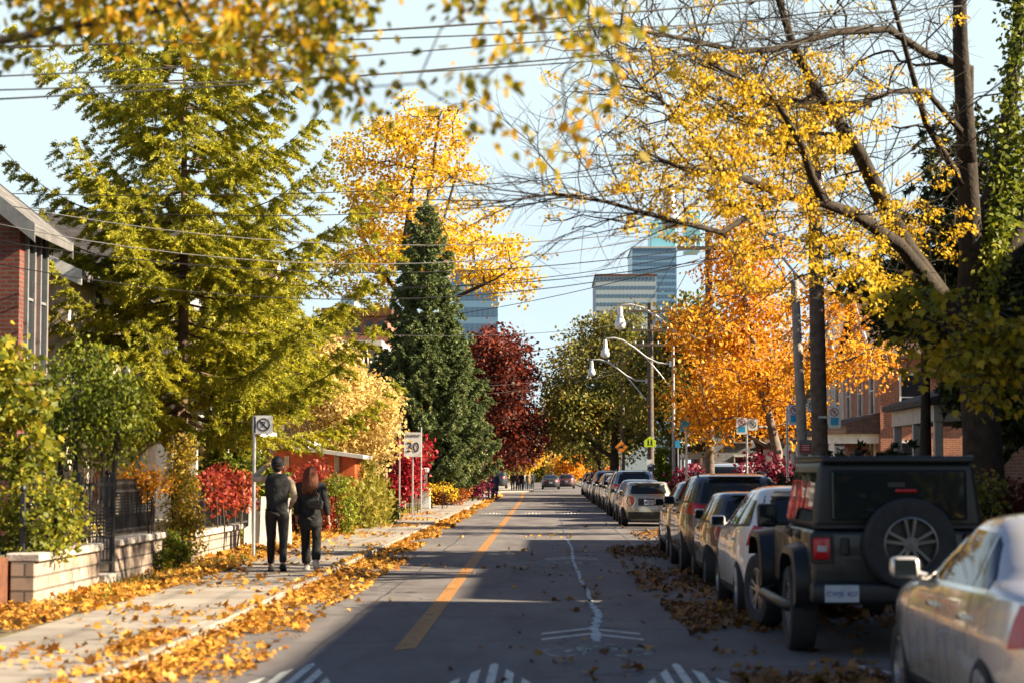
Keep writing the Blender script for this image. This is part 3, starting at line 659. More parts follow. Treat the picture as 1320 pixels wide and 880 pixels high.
# ---------------------------------------------------------------- houses
def part(mb, name, mat, root, base, smooth=None):
    mb.v = [(a-base[0], b-base[1], c-base[2]) for a, b, c in mb.v]
    return mb.build(name, M[mat] if isinstance(mat, str) else mat, root, smooth=smooth)
def window_part(root, base, face, u, v, w, h, wallpos, out, trim='white', sill=True, bars=(1,1), pane='pane', t=.07):
    """a window on a wall: FACE 'X' (wall plane x=wallpos, u along y) or 'Y' (plane y=wallpos, u along x); OUT = +-1 outward"""
    def bx(mb, u0,u1,v0,v1,d0,d1):
        a, b = wallpos+out*d0, wallpos+out*d1
        if face == 'X': mb.box2((a,u0,v0),(b,u1,v1))
        else: mb.box2((u0,a,v0),(u1,b,v1))
    fr = MB(); bx(fr,u-w/2-t,u-w/2,v-h/2,v+h/2,-.02,.07); bx(fr,u+w/2,u+w/2+t,v-h/2,v+h/2,-.02,.07); bx(fr,u-w/2-t,u+w/2+t,v+h/2,v+h/2+t*1.3,-.02,.085)
    for k in range(1, bars[1]+1): zz = v-h/2+h*k/(bars[1]+1); bx(fr,u-w/2,u+w/2,zz-.022,zz+.022,-.02,.05)
    for k in range(1, bars[0]): uu = u-w/2+w*k/bars[0]; bx(fr,uu-.02,uu+.02,v-h/2,v+h/2,-.02,.045)
    f = part(fr, 'window', trim, root, base)
    p = MB(); bx(p,u-w/2,u+w/2,v-h/2,v+h/2,-.01,.02); part(p, 'pane', pane, f, base)
    if sill: s = MB(); bx(s,u-w/2-t-.04,u+w/2+t+.04,v-h/2-.09,v-h/2,-.02,.12); part(s, 'sill', 'capstone', f, base)
    return f
def house(label, side, Xf, Y0, Y1, depth, eave, ridge, wall, roof, trim='white', gable='X', wins=(), swins=(), porch=None, door=None, chimney=None, cat='house', name='house', z0=.12, over=.35, group=None):
    """side +1: facade looks towards +x (left of the street); -1: towards -x"""
    base = (Xf, (Y0+Y1)/2, z0); root = empty(name, base, 0, label, cat, group)
    xb = Xf-side*depth; xa, xc = min(Xf,xb), max(Xf,xb); w = MB(); w.box2((xa,Y0,z0-.1),(xc,Y1,eave))
    rf = MB(); TR = []; th = .16
    if gable == 'Y':            # ridge runs along the street, gable ends face up and down the street
        xm = (xa+xc)/2; w.prism([(xa,eave),(xc,eave),(xm,ridge-.1)], 'Y', Y0, Y1)
        sl_ = (ridge-eave)/(xc-xm)
        for s, xe in ((-1,xa),(1,xc)):
            e = (xe+s*over, eave-over*sl_)
            rf.prism([e,(xm,ridge),(xm,ridge+th),(e[0],e[1]+th)], 'Y', Y0-over, Y1+over)
            for yy in (Y0-over-.035, Y1+over): TR.append(MB().prism([(e[0],e[1]-.12),(xm,ridge-.12),(xm,ridge+th+.03),(e[0],e[1]+th+.03)], 'Y', yy, yy+.035))
    elif gable == 'X':
        ym = (Y0+Y1)/2; w.prism([(Y0,eave),(Y1,eave),(ym,ridge-.1)], 'X', xa, xc); sl_ = (ridge-eave)/(Y1-ym)
        for s, ye in ((-1,Y0),(1,Y1)):
            e = (ye+s*over, eave-over*sl_); rf.prism([e,(ym,ridge),(ym,ridge+th),(e[0],e[1]+th)], 'X', xa-over, xc+over)
            for xx in (xa-over-.035, xc+over): TR.append(MB().prism([(e[0],e[1]-.12),(ym,ridge-.12),(ym,ridge+th+.03),(e[0],e[1]+th+.03)], 'X', xx, xx+.035))
    else:
        rf.box2((xa-.15,Y0-.15,eave+.002),(xc+.15,Y1+.15,eave+.25)); TR.append(MB().box2((xa-.2,Y0-.2,eave+.252),(xc+.2,Y1+.2,eave+.33)))
    part(w, 'wall', wall, root, base); r = part(rf, 'roof', roof, root, base); [part(q, 'bargeboard', trim, r, base) for q in TR]
    if chimney:
        c = MB().box2((chimney[0]-.35,chimney[1]-.5,eave),(chimney[0]+.35,chimney[1]+.5,chimney[2])).box2((chimney[0]-.42,chimney[1]-.57,chimney[2]+.002),(chimney[0]+.42,chimney[1]+.57,chimney[2]+.12)); part(c, 'chimney', wall, r, base)
    for (y, z, ww, hh) in wins: window_part(root, base, 'X', y, z, ww, hh, Xf, side, trim)
    for (x, z, ww, hh) in swins: window_part(root, base, 'Y', x, z, ww, hh, Y0, -1, trim)
    if door:
        y = door; d = MB().box2((Xf-side*.02,y-.48,.5),(Xf+side*.05,y+.48,2.6)); dd = part(d, 'door', 'trim', root, base)
        part(MB().box2((Xf+side*.052,y+.32,1.5),(Xf+side*.10,y+.36,1.62)), 'handle', 'chrome', dd, base)
    if porch:
        y0, y1, dp, zr, nc, rmat = porch; xo = Xf+side*dp
        part(MB().box2((Xf+side*.004,y0,z0),(xo,y1,.55)).box2((xo+side*.001,(y0+y1)/2-.7,z0),(xo+side*.5,(y0+y1)/2+.7,.34)), 'porch_floor', 'capstone', root, base)
        q = MB(); q.prism([(Xf+side*.004,zr+.75),(xo+side*.3,zr+.12),(xo+side*.3,zr+.0),(Xf+side*.004,zr+.0)], 'Y', y0-.25, y1+.25); part(q, 'porch_roof', rmat, root, base)
        part(MB().box2((xo-side*.12,y0-.02,zr-.36),(xo+side*.1,y1+.02,zr-.004)).box2((Xf+side*.004,y0-.02,zr-.36),(xo-side*.122,y0+.1,zr-.004)).box2((Xf+side*.004,y1-.1,zr-.36),(xo-side*.122,y1+.02,zr-.004)), 'porch_beam', trim, root, base)
        for k in range(nc):
            y = y0+.12+(y1-y0-.24)*k/(nc-1); part(MB().box2((xo-side*.1,y-.09,.552),(xo+side*.08,y+.09,zr-.362), 0, .01).box2((xo-side*.13,y-.12,.553),(xo+side*.11,y+.12,.75)), 'column', trim, root, base)
        rl = MB(); rl.box2((xo-side*.03,y0+.25,1.38),(xo+side*.03,y1-.25,1.44))
        y = y0+.3
        while y < y1-.3: rl.box2((xo-side*.015,y-.012,.56),(xo+side*.015,y+.012,1.379)); y += .13
        part(rl, 'railing', trim, root, base)
    return root
# left side
house('red brick house with grey gable trim and tall dark windows behind the yellow bushes', 1, -9.0, 34.8, 36.9, 9, 6.0, 9.6, 'brick_red', 'roof_grey', 'trim', 'Y',
      wins=[(35.4,4.7,.42,2.5),(36.3,4.7,.42,2.5),(35.9,1.9,1.0,1.5)], swins=[(-11,4.6,1.0,1.7),(-14.5,4.6,1.0,1.7)])
house('cream clapboard house with white trim seen through the branches of the tall yellow green spruce', 1, -9.6, 41.0, 50.5, 9, 5.7, 7.7, 'siding', 'roof_grey', 'white', 'Y',
      wins=[(43.6,4.7,.9,1.7),(46.3,4.7,.9,1.7),(49,4.7,.9,1.7),(43.8,1.9,1.1,1.6)], swins=[(-10.6,4.7,.8,1.6)], porch=(45.4,50.2,1.8,3.1,4,'roof_grey'), door=48)
house('grey clapboard house behind the pale cream shrub', 1, -10, 55, 62.5, 9, 6.0, 9.0, 'siding_grey', 'roof_dark', 'white', 'X', wins=[(57,4.6,.9,1.6),(60.5,4.6,.9,1.6)], porch=(55.5,62,1.8,3.0,3,'roof_dark'), door=61)
house('brown brick house behind the pair of narrow signs', 1, -10, 70, 78, 9, 6.2, 9.2, 'brick_brown', 'roof_brown', 'white', 'X', wins=[(72,4.7,.9,1.6),(76,4.7,.9,1.6)], porch=(70.5,77.5,1.8,3.0,3,'roof_brown'), door=76)
house('white stucco house standing beyond the dark spruce', 1, -10.5, 112, 121, 9, 6.0, 9.0, 'stucco', 'roof_dark', 'white', 'X', wins=[(114,4.6,1,1.6),(118.5,4.6,1,1.6),(114,1.9,1.1,1.5)], porch=(116,120.5,1.8,3.0,3,'roof_dark'), door=119)
# right side
house('red brick house in shade at the near right end of the street', -1, 11.0, 14, 24.5, 10, 6.8, 10.9, 'brick_red', 'roof_dark', 'trim_pale', 'Y', wins=[(17,4.7,1,1.7),(21,4.7,1,1.7)], porch=(15,23,1.8,3,3,'roof_dark'), door=19)
house('brown brick house in shade with a row of upper windows near the big bare tree', -1, 11.0, 26, 37.2, 10, 6.4, 10.2, 'brick_brown', 'roof_dark', 'trim_pale', 'Y', wins=[(29,4.7,1,1.7),(33.5,4.7,1,1.7),(36,4.7,.8,1.7)], porch=(28,35,1.8,3,3,'roof_dark'), door=31)
house('brown brick house with a pale porch and dark doorway behind the big tree trunk', -1, 10.2, 39, 49.5, 9, 5.4, 9.0, 'brick_brown', 'roof_dark', 'trim_pale', 'Y',
      wins=[(40.6,2.3,.9,2.0),(42.6,2.3,.9,2.0),(41.5,5.0,1,1.5),(46.5,5.0,1,1.5)], swins=[(12.5,2.2,.9,1.6)], porch=(44,49.3,1.7,3.15,3,'roof_dark'), door=46.6)
house('brick house with slim white porch columns and brown porch roof beyond the hanging sign', -1, 12.2, 74, 83, 9, 6.0, 8.6, 'brick_orange', 'roof_brown', 'white', 'X',
      wins=[(75.6,4.7,.9,1.7),(78.4,4.7,.9,1.7),(81.4,4.7,.9,1.7),(75.6,2.0,.9,1.6)], swins=[(13.4,4.4,.9,1.6),(15.4,4.4,.9,1.6),(13.4,2.0,.9,1.5)], porch=(74.4,82.6,1.7,3.1,5,'roof_brown'), door=80)
house('pale grey stucco house half hidden behind the leaning pale pole', -1, 13, 88, 96, 9, 6.3, 9.0, 'stucco', 'roof_grey', 'white', 'X', wins=[(90,4.7,1,1.7),(94,4.7,1,1.7),(90,2,1,1.6)], swins=[(14.2,4.6,.9,1.6)], porch=(91.5,95.8,1.6,3.0,3,'roof_grey'), door=94)
house('red brick house far along the right side behind the olive trees', -1, 14.5, 117, 125, 9, 6.3, 9.2, 'brick_red', 'roof_dark', 'white', 'X', wins=[(119,4.7,1,1.7),(123,4.7,1,1.7)], porch=(117.5,124.5,1.6,3.0,4,'roof_dark'), door=121)
house('grey clapboard house beyond the pole with the yellow green sign', -1, 14.5, 104, 112, 9, 6.0, 9.0, 'siding_grey', 'roof_dark', 'white', 'X', wins=[(106,4.7,1,1.7),(110,4.7,1,1.7)], porch=(105,111,1.6,3.0,3,'roof_dark'), door=108)
house('pale clapboard house glimpsed under the orange tree', -1, 10.6, 128, 136, 9, 5.8, 8.6, 'siding_grey', 'roof_brown', 'white', 'X', wins=[(130,4.5,1,1.6),(134,4.5,1,1.6)], swins=[(12.5,4.4,1,1.6),(15.5,4.4,1,1.6),(12.5,1.9,1,1.5)], porch=(128.5,135.5,1.6,3,3,'roof_brown'), door=133)
house('brown brick house in the gap right of the school sign pole', -1, 11.2, 146, 155, 10, 6.2, 9.2, 'brick_brown', 'roof_dark', 'white', 'X', wins=[(148,4.6,1,1.6),(152,4.6,1,1.6)], swins=[(13,4.6,1,1.6),(16,4.6,1,1.6),(13,1.9,1,1.6)], porch=(147,154,1.6,3,3,'roof_dark'), door=151)
house('long red brick house end closing the gap behind the burgundy shrubs', -1, 12.6, 98.5, 102.5, 12, 4.6, 6.6, 'brick_red', 'roof_dark', 'white', 'X', wins=[(100.5,2.2,1,1.5)], swins=[(14,2.4,1,1.4),(17,2.4,1,1.4)])
# larger blocks far behind
def block(label, px0, px1, pytop, Y, D, wall, win, cols, rows, gap=(.25,.35), cat='apartment building', name='apartment_building', extra=None, trim='trim_pale', z0=0, pyb=600):
    a, b = at(px0, pytop, Y), at(px1, pytop, Y); H = a.z; base = ((a.x+b.x)/2, Y, 0); root = empty(name, base, 0, label, cat)
    part(MB().box2((a.x,Y,z0),(b.x,Y+D,H)), 'wall', wall, root, base); part(MB().box2((a.x-.3,Y-.3,H+.01),(b.x+.3,Y+D+.3,H+.6)), 'parapet', trim, root, base)
    zb = at(px0, pyb, Y).z; 
    for j in range(rows):
        for i in range(cols):
            w = (b.x-a.x)/cols; h = (H-zb)/rows; x0 = a.x+w*i+w*gap[0]; z1 = zb+h*j+h*gap[1]
            part(MB().box2((x0,Y-.06,z1),(a.x+w*(i+1)-w*gap[0],Y+.02,zb+h*(j+1)-h*.2)), 'window', win, root, base)
    if extra: extra(root, base, a, b, H)
    return root
M['tower_blue'] = surf('pale blue curtain wall', (.17,.30,.44), (.14,.26,.39), .3, .02)
M['tower_glass'] = glassmat('tower glass', (.08,.15,.24), .12)
M['tower_cyan'] = surf('cyan glass crown', (.22,.52,.62), (.18,.46,.56), .25, .02)
M['tower_pale'] = surf('pale concrete far tower', (.36,.42,.46), (.31,.37,.41), .7, .02)
block('orange brick building with dark square windows rising between the two big conifers', 420, 500, 408, 150, 14, 'brick_orange', 'pane', 5, 3, (.28,.35), pyb=500, trim='corten', name='brick_building', cat='building')
block('grey low warehouse wall below the orange brick building', 450, 486, 452, 118, 8, 'wood_grey', 'pane', 3, 1, (.2,.4), name='low_building', cat='building', pyb=500)
block('blue grey glass office tower behind the dark spruce', 582, 642, 350, 520, 30, 'tower_blue', 'tower_glass', 9, 10, (.10,.25), 'tower', 'glass_tower', pyb=560)
block('very pale distant tower left of the yellow maple', 440, 457, 382, 900, 25, 'tower_pale', 'tower_blue', 3, 12, (.2,.35), 'tower', 'far_tower', pyb=560)
def crown(root, base, a, b, H):
    Y = base[1]
    def up(p0, p1, pt, m, nm, k=0):
        q0, q1 = at(p0, pt, Y+6+k), at(p1, pt, Y+6+k); part(MB().box2((q0.x,Y+6+k,H),(q1.x,Y+24+k,q0.z), 0, .4), nm, m, root, base)
    up(838,872,285,'tower_cyan','glass_crown'); up(884,904,272,'tower_cyan','glass_crown',2); up(846,866,276,'tower_pale','crown_cap',1)
block('tall glass tower with a cyan stepped crown at the end of the street', 815, 872, 320, 760, 40, 'tower_blue', 'tower_glass', 12, 12, (.14,.25), 'tower', 'glass_tower', crown, pyb=420)
block('long low office block with a brown top floor below the glass tower', 768, 846, 356, 640, 40, 'tower_pale', 'tower_glass', 16, 6, (.18,.4), 'office block', 'office_block', pyb=420, trim='corten')

# ---------------------------------------------------------------- walls, fences, sheds at the left
def stone_wall(label, x, y0, y1, h, name='garden_wall'):
    base = (x, (y0+y1)/2, .1); root = empty(name, base, 0, label, 'wall')
    part(MB().box2((x-.3,y0,.08),(x,y1,h), 0, .015), 'wall_face', 'stone_block', root, base)
    c = MB(); n = max(1, int((y1-y0)/.9))
    for k in range(n):
        a, b = y0+(y1-y0)*k/n, y0+(y1-y0)*(k+1)/n; c.box2((x-.36,a+.004,h+.002),(x+.06,b-.004,h+.10+.012*random.random()), 0, .015)
    part(c, 'cap_stone', 'capstone', root, base); return root
stone_wall('low cut stone garden wall with thick caps left of the iron gate', -6.12, 24.6, 28.2, .62)
stone_wall('low pinkish stone garden wall carrying the black iron fence', -6.12, 29.3, 33.0, .64)
stone_wall('short whitish stone wall beyond the yellow green column shrub', -6.15, 35.6, 41.5, .55)
t = empty('rusty_planter', (-6.8,23.9,.12), 0, 'rusty steel planter corner beside the near end of the stone wall', 'planter')
MB().box2((-.35,-.9,-.02),(.35,.9,.56), 0, .01).build('box', M['corten'], t); MB().box2((-.31,-.86,.561),(.31,.86,.58)).build('soil', M['soil'], t)
t = empty('stone_step', (-6.6,28.75,.11), 0, 'pale stone steps between the two garden walls', 'steps')
MB().box2((.05,-.48,0),(.55,.48,.16),0,.01).box2((-.45,-.48,0),(.048,.48,.34),0,.01).box2((-.95,-.48,0),(-.452,.48,.5),0,.01).build('tread', M['capstone'], t)
def iron_fence(label, x, y0, y1, z0, h, panel=True, pitch=.11, name='iron_fence'):
    base = (x, (y0+y1)/2, z0); root = empty(name, base, 0, label, 'fence'); n = max(2, int((y1-y0)/1.8)+1)
    for k in range(n):
        y = y0+(y1-y0)*k/(n-1); part(MB().box2((x-.03,y-.03,z0),(x+.03,y+.03,z0+h+.1), 0, .005).lathe([(.001,z0+h+.101),(.035,z0+h+.12),(.045,z0+h+.15),(.03,z0+h+.185),(.001,z0+h+.2)], 10, 'Z', (x,y,0)), 'post', 'iron', root, base)
    for z in (z0+.1, z0+h-.12, z0+h): part(MB().box2((x-.014,y0+.031,z-.02),(x+.014,y1-.031,z+.02)), 'rail', 'iron', root, base)
    p = MB(); y = y0+.09
    while y < y1-.05: p.box2((x-.008,y-.008,z0+.03),(x+.008,y+.008,z0+h+.06)); y += pitch
    part(p, 'picket', 'iron', root, base)
    if panel:
        q = MB()
        for k in range(9): z = z0+.36+k*.045; q.box2((x-.022,y0+.05,z),(x-.016,y1-.05,z+.03))
        part(q, 'louvre_panel', 'iron', root, base); part(MB().box2((x-.024,y0+.05,z0+.06),(x-.018,y1-.05,z0+.34)), 'base_panel', 'iron', root, base)
    return root
iron_fence('black iron fence with a louvred panel on top of the pinkish stone wall', -6.3, 29.5, 33.0, .74, .80)
iron_fence('plain black iron fence with thin pickets under the red creeper', -6.3, 36.0, 43.5, .56, .75, False, .14)
iron_fence('short black iron fence behind the near leafy bush', -6.35, 24.9, 28.1, .73, .62, False, .12)
# gate beside the steps
g = empty('iron_gate', (-6.3,28.75,.28), 0, 'black iron gate standing ajar between the two stone walls', 'gate'); g.rotation_euler.z = R(-18)
MB().box2((-.03,-.50,0),(.03,-.44,1.42),0,.005).box2((-.03,.42,0),(.03,.48,1.42),0,.005).box2((-.02,-.438,.12),(.02,.418,.16)).box2((-.02,-.438,1.22),(.02,.418,1.27)).build('gate_frame', M['iron'], g)
q = MB(); [q.box2((-.008,-.38+.1*k-.008,.161),(.008,-.38+.1*k+.008,1.36)) for k in range(9)]; [q.box2((.010,-.43,.5+.05*k),(.016,.41,.53+.05*k)) for k in range(9)]; q.build('picket', M['iron'], g)
# white boards leaning by the sign post
t = empty('white_board_panel', (-5.75,43.6,.12), R(8), 'weathered white boards standing behind the left parking sign', 'boards')
mb = MB()
for k in range(6): mb.box((-.55+.17*k, .02*math.sin(k*2), .52+.02*math.cos(k*3)), (.155,.025,1.05), (R(-6),R(2*math.sin(k)),0), 0, .004)
mb.build('boards', M['white'], t); MB().box((-.12,.09,.35),(1.0,.05,.08)).box((-.12,.05,.8),(1.0,.05,.08)).build('batten', M['wood_grey'], t)
# orange red shed
t = empty('garden_shed', (-6.7,60.2,.12), 0, 'orange red board shed with sloping flat roof and pale corner posts', 'shed')
mb = MB(); mb.prism([(-1.25,0),(1.15,0),(1.15,2.02),(-1.25,2.34)], 'Y', 0, 2.6); mb.build('wall', M['shed_red'], t)
mb = MB(); mb.prism([(-1.5,2.36),(1.42,1.97),(1.42,2.08),(-1.5,2.47)], 'Y', -.35, 2.9); mb.build('roof', M['trim_pale'], t)
for x in (-.86, .62): MB().box2((x-.07,-.05,0),(x+.07,-.003,2.06)).build('post', M['wood_tan'], t)
# dark red board fence piece in front
t = empty('board_fence', (-6.1,71,.12), 0, 'tan and grey board fence between the speed limit sign and the red bush', 'fence')
rr = random.Random(5); hs = [1.55,1.5,1.62,1.5,1.46,1.6,1.55,1.5]; tones = ['wood_tan','wood_grey','wood_grey','wood_tan','wood_grey','wood_grey','wood_tan','wood_grey']
for k in range(8): MB().box2((-.05-.1*(k%2),k*2.1,0),(.05+.02*(k%2),k*2.1+2.04,hs[k]), 0, .01).build('panel', M[tones[k]], t)
for k in range(9): MB().box2((.052+.02,k*2.1-.09,0),(.20,k*2.1+.07,1.72),0,.01).build('post', M['wood_tan'], t)
# white topped arbour with vine
t = empty('white_arbour', (-5.75,91,.12), 0, 'low white roofed arbour wrapped in yellow vine beyond the board fence', 'arbour')
MB().box((0,0,1.66),(1.5,3.2,.22),None,0,.05,2).build('roof', M['white'], t)
for x in (-.6,.6):
    for y in (-1.4,1.4): MB().box((x,y,.78),(.16,.16,1.53),None,0,.01).build('post', M['white'], t)
MB().box((.62,-1.7,.45),(.42,.4,.9),None,0,.02).build('pier', M['white'], t)
# bins and a red porch wall far up the left sidewalk
t = empty('green_bin', (-4.75,118,.12), 0, 'green wheeled bin on the left sidewalk by the dark hedge', 'bin')
MB().box((0,0,.55),(.55,.6,.95),None,0,.04,2,(1.12,1.1)).build('body', surf('green bin plastic', (.02,.10,.075), None, .45), t); MB().box((0,.02,1.08),(.68,.72,.09),(R(-4),0,0),0,.03,2).build('lid', M['plastic'], t)
for s in (-1,1): MB().lathe([(.001,-.03),(.1,-.03),(.1,.03),(.001,.03)],14,'X',(s*.3,.26,.1)).build('wheel', M['rubber'], t)
t = empty('brick_pier_wall', (-5.6,150,.12), 0, 'low red brick wall with a white pier far along the left sidewalk', 'wall')
MB().box2((-.2,-6,0),(.2,6,1.5)).build('wall_face', M['brick_red'], t); MB().box2((-.28,-6.5,0),(.28,-6.01,1.1)).build('pier', M['white'], t); MB().box2((-.26,-6,1.502),(.26,6,1.6)).build('cap', M['capstone'], t)

# ---------------------------------------------------------------- signs
M['sign_white'] = surf('sign sheeting white', (.78,.78,.76), (.70,.70,.69), .45, 4)
M['sign_back'] = surf('sign grey face', (.40,.40,.41), (.34,.34,.35), .5, 4)
M['sign_red'] = surf('sign red', (.52,.02,.025), None, .45); M['sign_blue'] = surf('sign blue', (.03,.36,.62), None, .45)
M['sign_lime'] = surf('sign fluorescent yellow green', (.68,.86,.02), None, .4); M['sign_orange'] = surf('sign orange', (.80,.26,.02), None, .4)
def rplate(w, h, r=.03, t=.004, y=0.0):
    mb = MB(); P = []
    for cx, cz, a0 in ((w/2-r,h/2-r,0),(-w/2+r,h/2-r,90),(-w/2+r,-h/2+r,180),(w/2-r,-h/2+r,270)):
        for k in range(5): g = R(a0+22.5*k); P.append((cx+r*math.cos(g), cz+r*math.sin(g)))
    mb.prism(P, 'Y', y, y+t); return mb
def ring(mb, cx, cz, r0, r1, y, n=28, m=0):
    for j in range(n):
        g0, g1 = 2*math.pi*j/n, 2*math.pi*(j+1)/n
        mb.quad((cx+r0*math.cos(g0),y,cz+r0*math.sin(g0)),(cx+r0*math.cos(g1),y,cz+r0*math.sin(g1)),(cx+r1*math.cos(g1),y,cz+r1*math.sin(g1)),(cx+r1*math.cos(g0),y,cz+r1*math.sin(g0)),m)
def post(root, h, r=.028, mat='steel', rot=0): MB().tube([(0,0,-.1),(0,0,h)], r, 10).build('post', M[mat], root, smooth=40)
def parking_face(root, x, z, w, h, style, y=-.035, tilt=0):
    p = rplate(w, h, .03, .004).build('plate', M['sign_white' if style != 'shade' else 'sign_white'], root, (x,y,z)); p.rotation_euler.y = tilt
    mb = MB(); cz = h*.22 if style != 'square' else 0; rad = w*.34 if style != 'square' else min(w,h)*.36
    ring(mb, 0, cz, rad*.80, rad, -.003); d = rad*.8*.707; q = rad*.09
    mb.quad((-d-q,-.0032,cz+d-q),(-d+q,-.0032,cz+d+q),(d+q,-.0032,cz-d+q),(d-q,-.0032,cz-d-q))
    mb.build('prohibition_ring', M['ink'] if style == 'square' else M['sign_red'], p)
    lettering('P', rad*1.25, M['ink'], p, (0,-.0025,cz))
    if style == 'blue':
        MB().box2((-w*.32,-.003,-h*.36),(w*.32,-.001,-h*.02)).build('blue_panel', M['sign_blue'], p)
    elif style != 'square':
        mb = MB(); [mb.box2((-w*.3,-.003,-h*(.1+.1*k)-.012),(w*.3,-.001,-h*(.1+.1*k)+.012)) for k in range(3)]; mb.build('lettering', M['ink'], p)
    return p
def sign_post(name, px, pytop, pybot, Y, label, cat='sign', zg=.12, r=.028, mat='steel', group=None):
    p = at(px, pytop, Y); root = empty(name, (p.x, Y, zg), 0, label, cat, group); post(root, p.z-zg, r, mat); root['_h'] = p.z-zg; return root
t = sign_post('parking_sign', 328, 536, 712, 37.5, 'square white no parking sign on a steel post beside the white boards', r=.034); del t['_h']
MB().box((.0,-.02,2.45),(.06,.03,.3)).build('bracket', M['steel'], t); parking_face(t, .17, 2.45, .34, .34, 'square')
t = empty('speed_limit_sign', (at(532,600,72).x,72,.12), 0, 'grey white maximum 30 speed limit sign on a thin post', 'sign'); post(t, 2.9)
rplate(.62,.86,.04).build('plate', M['sign_white'], t, (0,-.035,2.55)); lettering('MAXIMUM', .135, M['ink'], t, (0,-.042,2.86), width=.86); lettering('30', .50, M['ink'], t, (0,-.042,2.44), width=.95)
t = empty('parking_sign', (at(515,600,69).x,69,.12), 0, 'small white parking sign high on the post left of the speed limit sign', 'sign'); post(t, 3.35); parking_face(t, -.10, 3.12, .30, .46, 'text')
t = empty('parking_sign', (at(543,600,78).x,78,.12), 0, 'thin post with a small white sign right of the speed limit sign', 'sign'); post(t, 3.3); parking_face(t, -.16, 2.66, .30, .36, 'square')
t = empty('street_sign', (at(597,600,112).x,112,.12), 0, 'small grey sign plate on a thin post by the purple bush', 'sign'); post(t, 3.6); rplate(.6,.4,.03).build('plate', M['sign_back'], t, (.18,-.035,2.5))
t = empty('parking_sign', (at(1015,600,50).x,50,.12), 0, 'blue and white no parking sign on the steel post just left of the pale pole', 'sign'); post(t, 3.2); parking_face(t, .19, 2.98, .32, .50, 'blue')
t = empty('parking_sign', (at(963,600,57).x,57,.12), 0, 'pair of bright white parking signs side by side on one steel post', 'sign'); post(t, 3.02); parking_face(t, -.14, 2.86, .30, .46, 'blue'); parking_face(t, .17, 2.90, .26, .32, 'square')
# on the poles
t = empty('parking_sign', (at(1076,537,38.6).x,38.66,at(1076,537,38.6).z), 0, 'tall blue and white no parking sign on a bracket right of the dark wooden pole', 'sign'); parking_face(t, 0, 0, .235, .42, 'blue'); MB().box2((-.30,-.02,-.02),(.05,-.03,.02)).build('bracket', M['steel'], t)
t = empty('parking_sign', (at(1046,523,43).x,42.84,at(1046,523,43).z), 0, 'small white no parking plate fixed high on the pale pole', 'sign'); parking_face(t, 0, 0, .22, .28, 'square'); MB().box2((-.16,-.02,-.015),(.05,-.03,.015)).build('bracket', M['steel'], t)
t = empty('notice_sign', (at(1037,576,43).x,42.82,at(1037,576,43).z), 0, 'small dark red notice plate low on the pale pole', 'sign')
rplate(.26,.30,.015).build('plate', M['trim'], t, (0,-.01,0)); mb = MB().box2((-.11,-.016,-.10),(.11,-.012,.06)); mb.build('red_panel', M['sign_red'], t)
mb = MB(); [mb.box2((-.08,-.019,.03-.045*k),(.08,-.017,.045-.045*k)) for k in range(3)]; mb.build('lettering', M['sign_white'], t)
t = empty('school_zone_sign', (at(838,569,96.6).x,96.68,at(838,569,96.6).z), 0, 'fluorescent yellow green school sign with two walking figures on the wooden pole', 'sign')
MB().prism([(-.27,-.24),(.27,-.24),(.27,.06),(0,.27),(-.27,.06)], 'Y', -.02, -.012).build('plate', M['sign_lime'], t)
mb = MB()
for s in (-.075,.075):
    mb.lathe([(.001,-.001),(.03,-.001),(.03,.001),(.001,.001)],12,'Y',(s,-.022,.10)); mb.prism([(s-.04,-.05),(s+.04,-.05),(s+.035,.06),(s-.035,.06)],'Y',-.023,-.021); mb.prism([(s-.05,-.17),(s-.02,-.17),(s+.01,-.05),(s-.03,-.05)],'Y',-.023,-.021); mb.prism([(s+.025,-.17),(s+.055,-.17),(s+.03,-.05),(s-.0,-.05)],'Y',-.0235,-.0215)
mb.build('walking_figures', M['ink'], t)
for dz, w, h in ((-1.0,.26,.34),(-1.5,.28,.30)):
    rplate(w,h,.02).build('small_plate', M['sign_white' if dz > -1.2 else 'sign_back'], t, (-.02,-.02,dz))
t = empty('hump_warning_sign', (at(801,579,116).x,116,.12), 0, 'orange diamond speed hump sign beyond the school sign', 'sign'); post(t, 3.4)
MB().prism([(-.36,0),(0,-.36),(.36,0),(0,.36)], 'Y', -.04, -.034).build('plate', M['sign_orange'], t, (0,0,3.0))
MB().prism([(-.2,-.06),(.2,-.06),(.09,.0),(.05,.06),(-.05,.06),(-.09,.0)], 'Y', -.046, -.042).build('hump_symbol', M['ink'], t, (0,0,3.0))
for px, Y, lab in ((885,62,'slim steel post with a tiny blue plate inside the orange tree'),(874,104,'slim grey post at the right kerb beyond the columnar cedar')):
    t = empty('street_sign', (at(px,600,Y).x,Y,.12), 0, lab, 'sign'); post(t, 3.3); rplate(.3,.36,.03).build('plate', M['sign_blue'], t, (-.05,-.035,3.0))
t = empty('marker_post', (at(889,600,58).x,58,.12), 0, 'short orange tan wooden stake beside the burgundy shrub', 'post'); MB().box((0,0,.55),(.09,.09,1.3),None,0,.01).build('stake', M['wood_tan'], t); MB().box((0,0,1.22),(.12,.12,.04),None,0,.01).build('cap', M['wood_tan'], t)

